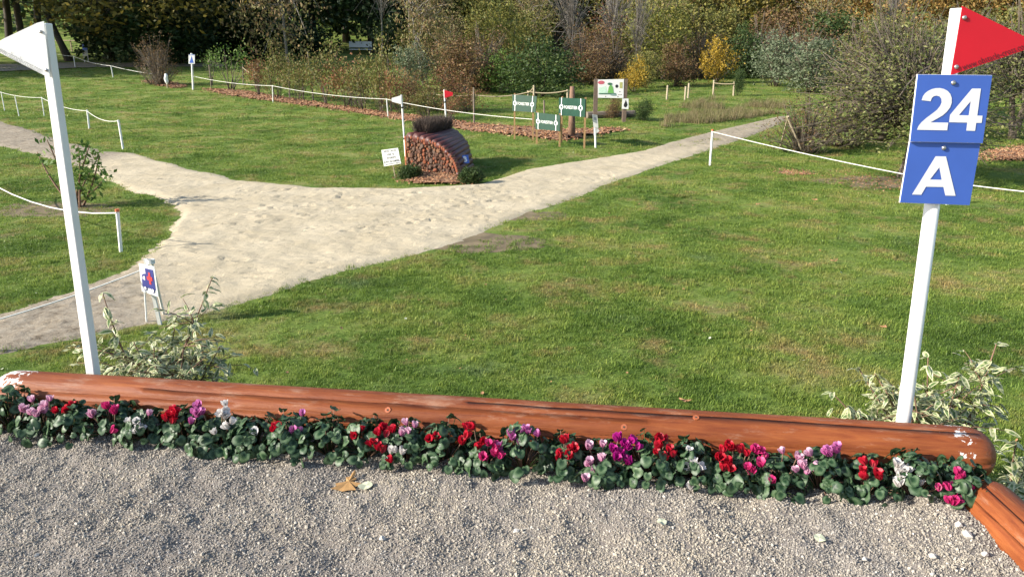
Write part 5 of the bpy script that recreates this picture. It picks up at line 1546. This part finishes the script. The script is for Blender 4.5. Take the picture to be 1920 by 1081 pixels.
# ------------------------------------------------------------------ the big logs
def big_log(name, label, A, Bp, rad, seed, caps=(.13, .13), cracks=(), paint=None, endpaint=True):
    A = np.asarray(A, float); Bp = np.asarray(Bp, float); L = np.linalg.norm(Bp - A); ex = (Bp - A) / L
    eyv = np.cross(np.array([0, 0, 1.0]), ex); eyv /= np.linalg.norm(eyv); ez = np.cross(ex, eyv)
    r = np.random.default_rng(seed); ns = 130
    base = list(np.linspace(0, 2 * np.pi, 40, endpoint=False))
    xs_ = np.concatenate([np.linspace(0, caps[0], 10), np.linspace(caps[0], L - caps[1], ns)[1:-1], np.linspace(L - caps[1], L, 10)])
    V = []; wear = []; paint_ = []
    rings = []
    for x in xs_:
        f = 1.0
        if x < caps[0]: q = 1 - x / caps[0]; f = (1 - q ** 2.6) ** .5 if q < 1 else 0
        if x > L - caps[1]: q = 1 - (L - x) / caps[1]; f = (1 - q ** 2.6) ** .5 if q < 1 else 0
        f = max(f, .02)
        ang = [(a, 0.0, a) for a in base if all(abs(a - cr[0]) > .13 for cr in cracks)]
        for (a0, w, dp, x0, x1) in cracks:
            aa = a0 + .10 * (vnoise(x * 1.7 + seed, a0 * 5) - .5) + .05 * (vnoise(x * 6 + seed, a0 * 9) - .5)
            g = float(np.clip((x - x0) / .25, 0, 1) * np.clip((x1 - x) / .3, 0, 1)) * (.55 + .6 * float(vnoise(x * 5, seed + a0)))
            gw = w / rad * max(.15, g)
            # a drying crack, slant added to keep the sun out, one lip raised
            ang += [(aa - gw, -.0015 * g, a0 - .03), (aa + .42 * g, dp * g, a0), (aa + gw, 0.0, a0 + .03)]
        rings.append((x, f, ang))
    # order of columns is fixed by the mean angle of each column
    ncol = len(rings[0][2]); order = np.argsort([rings[0][2][c][2] for c in range(ncol)])
    for (x, f, ang) in rings:
        for c in order:
            a, h_, _k = ang[c]
            rr = rad * f * (1 + .018 * (float(fnoise(x * 1.3 + seed, a * .7, 2)) - .5) + .01 * (float(vnoise(x * 4, a * 2 + seed)) - .5)) - h_ * f
            V.append(np.array([x, rr * math.cos(a), rr * math.sin(a)]))
            up = math.sin(a)
            e = min(x, L - x)
            wear.append(np.clip((up - .1) * .30, -.1, .2)); 
            pp_ = -.3 + (.30 if up > .35 else .30 * max(0, up + .2) / .55) + .16 * float(vnoise(x * 1.1 + 3, 4.0))
            if endpaint: pp_ += .34 * math.exp(-(max(0, x - .10) / .16) ** 2) * (up > .45) + .36 * math.exp(-((L - x - .15) / .12) ** 2) * (up > .25)
            paint_.append(pp_)
    n = ncol; F = []
    for i in range(len(rings) - 1):
        for k in range(n):
            k2 = (k + 1) % n; F.append([i * n + k, i * n + k2, (i + 1) * n + k2, (i + 1) * n + k])
    F.append(list(range(n))[::-1]); F.append([(len(rings) - 1) * n + k for k in range(n)])
    me = mesh_of(name, V, F, M['log'], True)
    a1 = me.attributes.new('wear', 'FLOAT', 'POINT'); a1.data.foreach_set('value', np.array(wear, np.float32))
    a2 = me.attributes.new('paint', 'FLOAT', 'POINT'); a2.data.foreach_set('value', np.array(paint_, np.float32))
    o_ = obj(name, me); Mx = Matrix(((ex[0], eyv[0], ez[0], A[0]), (ex[1], eyv[1], ez[1], A[1]), (ex[2], eyv[2], ez[2], A[2]), (0, 0, 0, 1)))
    o_.matrix_world = Mx
    return o_, (ex, eyv, ez)
# angle 0 = away from the camera (local y), pi/2 = up, pi = towards the camera
LOG, axl = big_log('log', 'long orange brown stained log lying behind the row of cyclamens', LOG_L - log_dir * .03, LOG_R + log_dir * .04, LOG_R_AX, 3,
                   cracks=((2.48, .0042, .040, -.2, 1.25), (2.08, .0042, .040, .8, 3.1), (1.78, .0018, .014, 2.3, 4.4), (2.78, .0016, .012, .9, 4.2), (3.05, .0015, .012, 2.2, 4.5)))
tag(LOG, 'long orange brown stained log lying behind the row of cyclamens', 'log')
LOG2, _ = big_log('log', 'shorter', np.array([1.79, 2.52, .90]), np.array([1.80, .2, .885]), .105, 9, cracks=((1.9, .001, .012, .1, 2.2), (2.5, .001, .01, .0, 2.2)), endpaint=False)
tag(LOG2, 'orange brown log edging the gravel at the right, running towards the viewer', 'log')
# knots
for x, y in ((1170, 800), (527, 771), (727, 768), (1305, 782)):
    s = log_at(x); d = ray(x, y); c = np.array([0, 0, CAM_H]); 
    # nearest hit with the log surface
    for tt in np.linspace(2, 4.5, 2500):
        p = c + d * tt; q = p - LOG_L; rad_ = np.linalg.norm(q - log_dir * (q @ log_dir))
        if rad_ < LOG_R_AX * 1.003: break
    nrm = (q - log_dir * (q @ log_dir)); nrm /= np.linalg.norm(nrm)
    k = MB((0, 0, 0)); k.tube([p - nrm * .01, p + nrm * .0015], [.014, .013], 12); k.tube([p - nrm * .005, p + nrm * .0025], [.005, .0045], 8, m=1)
    ko = k.build('knot', [M['edge_wood'], M['bark']]); ko.parent = LOG; ko.matrix_parent_inverse = LOG.matrix_world.inverted()

# ------------------------------------------------------------------ cyclamens along the log
def cyc_leaf(seed):
    r = np.random.default_rng(seed); V = [(0, 0, 0)]; rim = [0.0]; k = 14
    rows = (.42, .78, 1.0); fold = r.uniform(.05, .38); droop = r.uniform(.05, .35); wav = r.uniform(.02, .06); ph = r.uniform(0, 6)
    for j, f in enumerate(rows):
        for i in range(k):
            a = i / k * 6.2832
            rr = .5 * (1 + .16 * math.cos(a) + .12 * max(0, math.cos(a)) ** 8 - .42 * max(0, -math.cos(a)) ** 10 + .03 * math.cos(5 * a + seed)) * (1 + .04 * r.normal())
            x = rr * f * math.cos(a) * 1.12; y = rr * f * math.sin(a)
            z = fold * abs(y) - droop * f ** 2 * max(0, math.cos(a)) - (.12 * f ** 3 if seed % 3 == 0 else 0) + wav * math.sin(4 * a + ph) * f ** 2 + .025 * r.normal() * f
            V.append((x, y, z)); rim.append(f)
    F = [[0, 1 + i, 1 + (i + 1) % k] for i in range(k)]
    for j in range(2):
        for i in range(k): F.append([1 + j * k + i, 1 + (j + 1) * k + i, 1 + (j + 1) * k + (i + 1) % k, 1 + j * k + (i + 1) % k])
    me = mesh_of('leaf', V, F, M['cyc'], True); at = me.attributes.new('rim', 'FLOAT', 'POINT'); at.data.foreach_set('value', np.array(rim, np.float32)); return me
CL = [cyc_leaf(s) for s in range(9)]


def bloom(seed, mat):
    """cyclamen bloom: five broad petals swept up and back from a small mouth"""
    r = np.random.default_rng(seed); V = []; F = []; rim = []
    for k in range(5):
        a = k / 5 * 6.2832 + r.normal(0, .15); fl = r.uniform(.0, .42); tw = r.normal(0, .45)
        ca, sa = math.cos(a), math.sin(a); base = len(V)
        prof = [(.10, -.05, .12), (.16, .16, .30), (.20 + .18 * fl, .42, .40), (.28 + .35 * fl, .72, .34), (.36 + .5 * fl, .92, .12)]
        for (rr, z, w) in prof:
            for s in (-1, 0, 1):
                x = rr * ca - s * w * sa + tw * z * .15 * -sa; y = rr * sa + s * w * ca + tw * z * .15 * ca
                V.append((x - (.06 * ca if s == 0 else 0), y - (.06 * sa if s == 0 else 0), z + r.normal(0, .015))); rim.append(max(0, z))
        for j in range(4):
            for s in range(2): F.append([base + j * 3 + s, base + j * 3 + s + 1, base + (j + 1) * 3 + s + 1, base + (j + 1) * 3 + s])
    me = mesh_of('flower', V, F, mat, True); at = me.attributes.new('rim', 'FLOAT', 'POINT'); at.data.foreach_set('value', np.array(rim, np.float32)); return me
PET = dict(r=petal_mat('petal_red', (.30, .004, .02), (.60, .012, .035)), p=petal_mat('petal_pink', (.42, .06, .26), (.66, .24, .50)), l=petal_mat('petal_pale_pink', (.55, .20, .36), (.74, .52, .62)),
           w=petal_mat('petal_white', (.60, .55, .52), (.80, .78, .76)), h=petal_mat('petal_hot_pink', (.42, .01, .12), (.68, .05, .22)), m=petal_mat('petal_magenta', (.28, .004, .14), (.48, .012, .26)))
CN = dict(r='red', p='pink', l='pale pink', w='white', h='hot pink', m='magenta')
BL = {k: [bloom(s * 7 + ord(k), PET[k]) for s in range(3)] for k in PET}
FL = dict(
    l=[(40, 763), (59, 745), (68, 773), (77, 765), (86, 756), (92, 744), (173, 774), (278, 771), (762, 788), (776, 793), (752, 808), (1103, 833), (1130, 829), (1128, 856), (1105, 867), (1113, 876), (1096, 893), (1496, 852), (1522, 845), (1495, 876), (1508, 871), (1526, 872), (1513, 880)],
    r=[(105, 766), (118, 769), (129, 762), (132, 756), (325, 764), (317, 775), (330, 773), (322, 786), (312, 781), (521, 793), (515, 804), (667, 811), (677, 800), (664, 812), (712, 806), (719, 798), (723, 811), (712, 796), (737, 802), (697, 828), (710, 835), (717, 840), (815, 815), (734, 858), (876, 797), (888, 796), (866, 824), (902, 823), (894, 834), (1058, 823), (1075, 832), (1047, 848), (1065, 846), (1070, 838), (1250, 818), (1240, 830), (1232, 845), (1246, 850), (1262, 848), (1255, 838), (1362, 828), (1348, 852), (1375, 835), (1390, 840), (1368, 862), (1400, 846), (1367, 872), (1355, 840), (1624, 862), (1620, 877), (1626, 888), (1651, 890), (1646, 884)],
    h=[(200, 758), (214, 768), (207, 803), (925, 832), (910, 856), (936, 851), (929, 847), (1420, 842), (1432, 851), (1428, 866), (1404, 872), (1412, 837), (1408, 880), (1449, 896), (1795, 880), (1804, 889), (1800, 897), (1762, 911), (1782, 910), (1813, 908), (1790, 932), (1787, 937)],
    w=[(243, 786), (258, 788), (258, 802), (422, 754), (421, 776), (432, 787), (418, 766), (403, 806), (478, 806), (743, 840), (753, 843), (1292, 840), (1300, 862), (1309, 870), (1295, 869), (1303, 880), (1298, 908), (1682, 866), (1695, 878), (1702, 876), (1687, 889), (1686, 903), (1722, 900)],
    p=[(356, 786), (372, 756), (362, 768), (379, 769), (370, 773), (566, 771), (552, 803), (560, 807), (940, 834), (957, 810), (985, 803), (991, 806), (1010, 809), (977, 826), (972, 848), (962, 816), (1549, 842), (1560, 846), (1572, 840)],
    m=[(1160, 820), (1180, 822), (1150, 840), (1165, 846), (1195, 835), (1172, 856), (1183, 862), (1155, 853), (1176, 835), (1168, 828)])
row0 = at_z(-10, 790, GZ + .09); row1 = at_z(1790, 928, GZ + .09)
off = LOG_L + log_front * .215; off2 = corner + log_front * .225
row0 = np.array([off[0], off[1], GZ]) - log_dir * .02; row1 = np.array([off2[0], off2[1], GZ]) + log_dir * .0
NP = 26; rl = np.linalg.norm((row1 - row0)[:2])
centres = [row0 + (row1 - row0) * ((k + .35) / (NP - .4)) for k in range(NP)]
tilt_n = log_front * .75 + np.array([0, 0, .66])
fl_of = [[] for _ in range(NP)]
for key, lst in FL.items():
    for (x, y) in lst:
        P = on_plane(x, y, (row0 + row1) / 2 + np.array([0, 0, .125]), tilt_n)
        k = int(np.argmin([abs((P - c) @ log_dir) for c in centres])); fl_of[k].append((key, P))
        if rng.random() < .35: fl_of[k].append((key, P + log_dir * rng.normal(0, .014) + np.array([0, 0, rng.normal(.004, .010)])))
r = np.random.default_rng(31)
for k, c in enumerate(centres):
    cnt = {}
    for key, _ in fl_of[k]: cnt[key] = cnt.get(key, 0) + 1
    cols = [CN[q] for q in sorted(cnt, key=lambda q: -cnt[q])][:2]
    desc = ('with ' + ' and '.join(cols) + ' blooms') if cols else 'without open blooms'
    ordn = ['leftmost', 'second from the left', 'third from the left', 'fourth from the left', 'fifth from the left', 'sixth from the left', 'seventh from the left', 'eighth from the left', 'ninth from the left', 'tenth from the left', 'eleventh from the left', 'twelfth from the left', 'thirteenth from the left',
            'thirteenth from the right', 'twelfth from the right', 'eleventh from the right', 'tenth from the right', 'ninth from the right', 'eighth from the right', 'seventh from the right', 'sixth from the right', 'fifth from the right', 'fourth from the right', 'third from the right', 'second from the right', 'rightmost'][k]
    base = c + np.array([0, 0, -.01]) + log_front * r.normal(0, .012); base[2] = float(gravel_h(base[0], base[1])) - .01
    t = thing('cyclamen', f'cyclamen {desc}, {ordn} along the log', 'cyclamen', tuple(base), 0, 'cyclamens planted along the log')
    sx = .112 * r.uniform(.9, 1.15); sy = .135 * r.uniform(.85, 1.12); hh = .118 * r.uniform(.8, 1.3)
    st = MB((0, 0, 0)); nl = 88
    for q in range(nl):
        u = r.random(); an = r.uniform(0, 6.2832); el = (u ** .75) * 1.45
        rad = math.sin(el); L = r.uniform(.8, 1.12)
        pos = log_dir * (sx * rad * math.cos(an) * L) + log_front * (sy * rad * math.sin(an) * L) + np.array([0, 0, .018 + hh * math.cos(el) * L + r.normal(0, .008)])
        if (pos @ log_front) < -.075: pos = pos - log_front * ((pos @ log_front) + .075) + np.array([0, 0, .03])
        out = log_dir * math.cos(an) * sx + log_front * math.sin(an) * sy; out /= np.linalg.norm(out) + 1e-9
        nrm = out * (math.sin(el) * .95) + np.array([0, 0, .30 + .7 * math.cos(el)]) + r.normal(0, .36, 3); nrm /= np.linalg.norm(nrm)
        tipd = out + r.normal(0, .35, 3); tipd -= nrm * (tipd @ nrm); tipd /= np.linalg.norm(tipd)
        side = np.cross(nrm, tipd)
        size = r.uniform(.024, .050)
        e = obj('leaf', CL[r.integers(0, 9)], t)
        Mx = Matrix(((tipd[0] * size, side[0] * size, nrm[0] * size, pos[0]), (tipd[1] * size, side[1] * size, nrm[1] * size, pos[1]), (tipd[2] * size, side[2] * size, nrm[2] * size, pos[2]), (0, 0, 0, 1)))
        e.matrix_local = Mx
        st.tube([np.array([0, 0, .0]) + out * .01, pos * .55 + np.array([0, 0, .01]), pos - nrm * .002], .0017, 3, m=1 if q % 2 else 0)
    for (key, P) in fl_of[k]:
        lp = P - base; vd = np.array([0, 0, CAM_H]) - P; lp = lp + vd / np.linalg.norm(vd) * .045
        st.tube([np.array([lp[0] * .2, lp[1] * .2, .01]), np.array([lp[0] * .8, lp[1] * .8, lp[2] * .7]), lp - [0, 0, .004]], .002, 4, m=1)
        e = obj('flower', BL[key][r.integers(0, 3)], t); e.location = lp - np.array([0, 0, .018]); s = r.uniform(.028, .039); e.scale = (s, s, s * .95); e.rotation_euler = (r.normal(.30, .25), r.normal(0, .3), r.uniform(0, 6.28))
    st.build('stalks', [LM['darkbush'], M['bark_red']], t, True)

# ------------------------------------------------------------------ variegated shrubs behind the log
def var_leaf(seed):
    r = np.random.default_rng(seed); V = []; rim = []; F = []
    bend = r.uniform(.2, .75); fold = r.uniform(.1, .3); n = 6
    for i in range(n):
        s = i / (n - 1); w = .215 * math.sin(math.pi * min(1, s * .92 + .08)) ** .8 * (1 - .25 * s)
        if i == n - 1: w = .01
        for q in (-1, -.45, .45, 1): V.append((s, q * w, -bend * s * s + fold * abs(q) * w + .04 * r.normal() * abs(q))); rim.append(abs(q) ** 1.0)
    for i in range(n - 1):
        for q in range(3): F.append([i * 4 + q, i * 4 + q + 1, (i + 1) * 4 + q + 1, (i + 1) * 4 + q])
    me = mesh_of('leaf', V, F, M['varieg'], True); at = me.attributes.new('rim', 'FLOAT', 'POINT'); at.data.foreach_set('value', np.array(rim, np.float32)); return me
VL = [var_leaf(s) for s in range(5)]


def variegated(label, base, tips, nlat, seed, leaf=.085, spread=.32, nmax=300, lowfrac=.75):
    r = np.random.default_rng(seed); base = np.asarray(base, float)
    t = thing('variegated_shrub', label, 'shrub', tuple(base), 0, 'variegated shrubs behind the log')
    st = MB(base); L = []
    main = [curve(base + [r.normal(0, .1), r.normal(0, .08), -.03], tp, r, 9, .03, .04) for tp in tips]
    for P in main:
        st.tube(P, np.linspace(.010, .003, 9), 5)
        for q in range(26): 
            s = r.uniform(.3, 1); i = min(7, int(s * 8)); L.append((P[i] * (1 - (s * 8 - i)) + P[i + 1] * (s * 8 - i), None))
        L.append((P[-1], None)); L.append((P[-1], None))
    for k in range(nlat):
        P = main[r.integers(0, len(main))]; i = r.integers(0, 7); s0 = P[i]
        an = r.uniform(0, 6.28); ln = r.uniform(.12, 1) * spread
        e = s0 + np.array([math.cos(an) * ln, math.sin(an) * ln * .8, r.uniform(-.02, .18)])
        e[2] = max(e[2], base[2] + .08)
        Q = curve(s0, e, r, 5, .1, .05); st.tube(Q, np.linspace(.004, .0018, 5), 4)
        for q in range(7): L.append((Q[r.integers(1, 5)] + r.normal(0, .012, 3), e - s0))
    r.shuffle(L)
    rest_V = []; rest_F = []; rest_r = []
    arr = sorted(range(len(L)), key=lambda i: L[i][0][1])
    for rank, i in enumerate(arr):
        p, dr = L[i]
        an = r.uniform(0, 6.28); d = np.array([math.cos(an), math.sin(an), r.uniform(-.5, .25)])
        if dr is not None: d = d + dr / (np.linalg.norm(dr) + 1e-6) * .9
        d /= np.linalg.norm(d); n_ = np.array([r.normal(0, .45), r.normal(0, .45), 1]); n_ -= d * (n_ @ d); n_ /= np.linalg.norm(n_); s_ = np.cross(n_, d)
        size = leaf * r.uniform(.65, 1.25); lp = p - base; k = r.integers(0, 5)
        if rank < nmax:
            e = obj('leaf', VL[k], t)
            e.matrix_local = Matrix(((d[0] * size, s_[0] * size, n_[0] * size, lp[0]), (d[1] * size, s_[1] * size, n_[1] * size, lp[1]), (d[2] * size, s_[2] * size, n_[2] * size, lp[2]), (0, 0, 0, 1)))
        else:
            vv = np.array([v.co[:] for v in VL[k].vertices]); b0 = len(rest_V)
            W = lp + size * (vv[:, :1] * d + vv[:, 1:2] * s_ + vv[:, 2:3] * n_); rest_V += W.tolist(); rest_F += [[q + b0 for q in f.vertices] for f in VL[k].polygons]
            rest_r += [abs(q) for _ in range(6) for q in (-1, -.45, .45, 1)]
    if rest_V:
        me = mesh_of('foliage', rest_V, rest_F, M['varieg'], True); at = me.attributes.new('rim', 'FLOAT', 'POINT'); at.data.foreach_set('value', np.array(rest_r, np.float32))
        obj('foliage', me, t, kind='stuff')
    st.build('stems', M['bark_red'], t, True)
    return t
yb_ = 4.55
bs = at_y(285, 760, yb_); bs[2] = 0
variegated('variegated cream edged shrub behind the log beside the square white pole', bs,
           [at_y(398, 520, yb_ - .1), at_y(192, 548, yb_), at_y(330, 590, yb_ + .1), at_y(250, 640, yb_ - .2), at_y(390, 640, yb_), at_y(210, 620, yb_ - .1), at_y(290, 640, yb_ - .25), at_y(345, 650, yb_ - .2), at_y(412, 650, yb_ + .1)], 300, 41, .068, .34)
yb_ = 3.75
bs = at_y(1760, 900, yb_); bs[2] = 0
variegated('variegated cream edged shrub behind the log at the foot of the numbered post', bs,
           [at_y(1868, 645, yb_), at_y(1610, 690, yb_ + .1), at_y(1740, 670, yb_ + .1), at_y(1660, 730, yb_ - .1), at_y(1800, 700, yb_), at_y(1560, 735, yb_), at_y(1590, 760, yb_ - .1), at_y(1640, 700, yb_), at_y(1845, 740, yb_ + .05), at_y(1710, 720, yb_ - .1)], 240, 57, .072, .31)
yb_ = 3.15
bs = at_y(1935, 1000, yb_); bs[2] = 0.05
variegated('variegated cream edged shrub beside the log end at the right edge', bs, [at_y(1905, 830, yb_), at_y(1890, 905, yb_ - .1), at_y(1950, 850, yb_), at_y(1905, 930, yb_ - .15)], 40, 63, .085, .18, 200)

# ------------------------------------------------------------------ fallen leaves and single stones
def dead_leaf(label, outline, p, size, rz, mat, curl=.15, name='fallen_leaf'):
    n = len(outline); V = [(0, 0, curl * .2)] + [(x, y, curl * (x * x + y * y) * (1 + .5 * math.sin(7 * x))) for x, y in outline]
    F = [[0, 1 + i, 1 + (i + 1) % n] for i in range(n)]
    o_ = obj(name, mesh_of(name, np.array(V) * size, F, mat)); o_.location = p; o_.rotation_euler = (random.uniform(-.1, .1), random.uniform(-.1, .1), rz)
    md = o_.modifiers.new('thickness', 'SOLIDIFY'); md.thickness = .0006
    return tag(o_, label, 'leaf', 'fallen leaves')
oak = [(0, .5), (.06, .36), (.04, .25), (.16, .18), (.10, .08), (.2, -.05), (.36, .0), (.28, -.14), (.22, -.2), (.34, -.36), (.14, -.38), (.0, -.46), (-.14, -.4), (-.36, -.42), (-.24, -.26), (-.34, -.14), (-.16, -.1), (-.1, .06), (-.16, .2), (-.05, .26), (-.05, .38)]
rnd = [(.5 * math.cos(a) * (1 - .15 * math.cos(a)), .42 * math.sin(a)) for a in np.linspace(0, 6.28, 13)[:-1]]
lt = plain('dry_oak_leaf', (.38, .215, .08), .7, .2, 60); lp_ = plain('pale_leaf', (.50, .52, .36), .7, .15, 60); lb = plain('brown_leaf', (.36, .19, .09), .8, .25, 60)
def gp(x, y): 
    p = at_z(x, y, GZ + .01); p[2] = float(gravel_h(p[0], p[1])) + .010; return p
dead_leaf('large yellow brown oak leaf lying on the gravel below the cyclamens', oak, gp(654, 900), .145, -.15, lt, .3)
dead_leaf('pale green round leaf beside the oak leaf on the gravel', rnd, gp(687, 910), .058, .4, lp_, .4)
dead_leaf('pale leaf on the gravel in the lower right', rnd, gp(1536, 1011), .045, 2.0, lp_, .7)
dead_leaf('pale leaf on the gravel below the magenta cyclamen', rnd, gp(1240, 990), .040, 1.0, lp_, .7)
for (x, y, lab, sz) in ((1284, 759, 'tan leaf on the grass just above the log', .10), (1564, 494, 'brown leaf on the lawn left of the numbered post, upper one', .10), (1567, 490, 'brown curled leaf on the lawn touching the upper one', .06), (1655, 618, 'pale brown leaf on the lawn beside the numbered post', .07), (1420, 387, 'tan leaf on the lawn below the roped post', .12), (1527, 378, 'yellow leaf on the lawn under the thicket', .12)):
    p = ground(x, y); p[2] += .03; dead_leaf(lab, oak, p, sz, random.uniform(0, 6), lb, .8)
lsrc = [source(mesh_of('litter_leaf', np.array([(0, 0, 0)] + [(x, y, .25 * (x * x + y * y)) for x, y in rnd]), [[0, 1 + i, 1 + (i + 1) % 12] for i in range(12)], m_)) for m_ in (lb, lt, lp_)]
n = 330; y = 3.6 + 24 * rng.random(n) ** 1.5; x = rng.uniform(-1, 1, n) * (.75 * y + .5); ok = ~pip(plat_poly + np.array([0, .3]), x, y) & (rng.random(n) < np.where(pip(path_poly, x, y), .12, 1)); x, y = x[ok], y[ok]; n = len(x)
scatter('leaf_litter', np.stack([x, y, terrain(x, y) + .020], 1), np.stack([rng.normal(0, .3, n), rng.normal(0, .3, n), rng.uniform(0, 6.28, n)], 1), np.repeat(rng.uniform(.014, .036, n)[:, None], 3, 1), rng.choice([0, 0, 1, 2], n), lsrc)
sm = plain('pale_stone', (.55, .51, .45), .9, .15, 30)
for (x, y, s, lab) in ((968, 988, .012, 'white stone on the gravel below the pink cyclamen'), (716, 1007, .012, 'pale stone on the gravel below the oak leaf'), (1812, 1005, .018, 'grey stone by the right hand log, nearest its top'), (1797, 990, .016, 'grey stone beside the cyclamen at the right end'), (1848, 1035, .020, 'brownish stone at the foot of the right hand log'), (1620, 1050, .010, 'small pale stone in the lower right of the gravel'), (1748, 1042, .014, 'flat grey stone on the gravel left of the right hand log')):
    p = gp(x, y); me = stone_mesh('stone', int(x), sm); o_ = obj('stone', me); o_.location = p; o_.scale = (s, s, s); tag(o_, lab, 'stone', 'larger stones on the gravel')
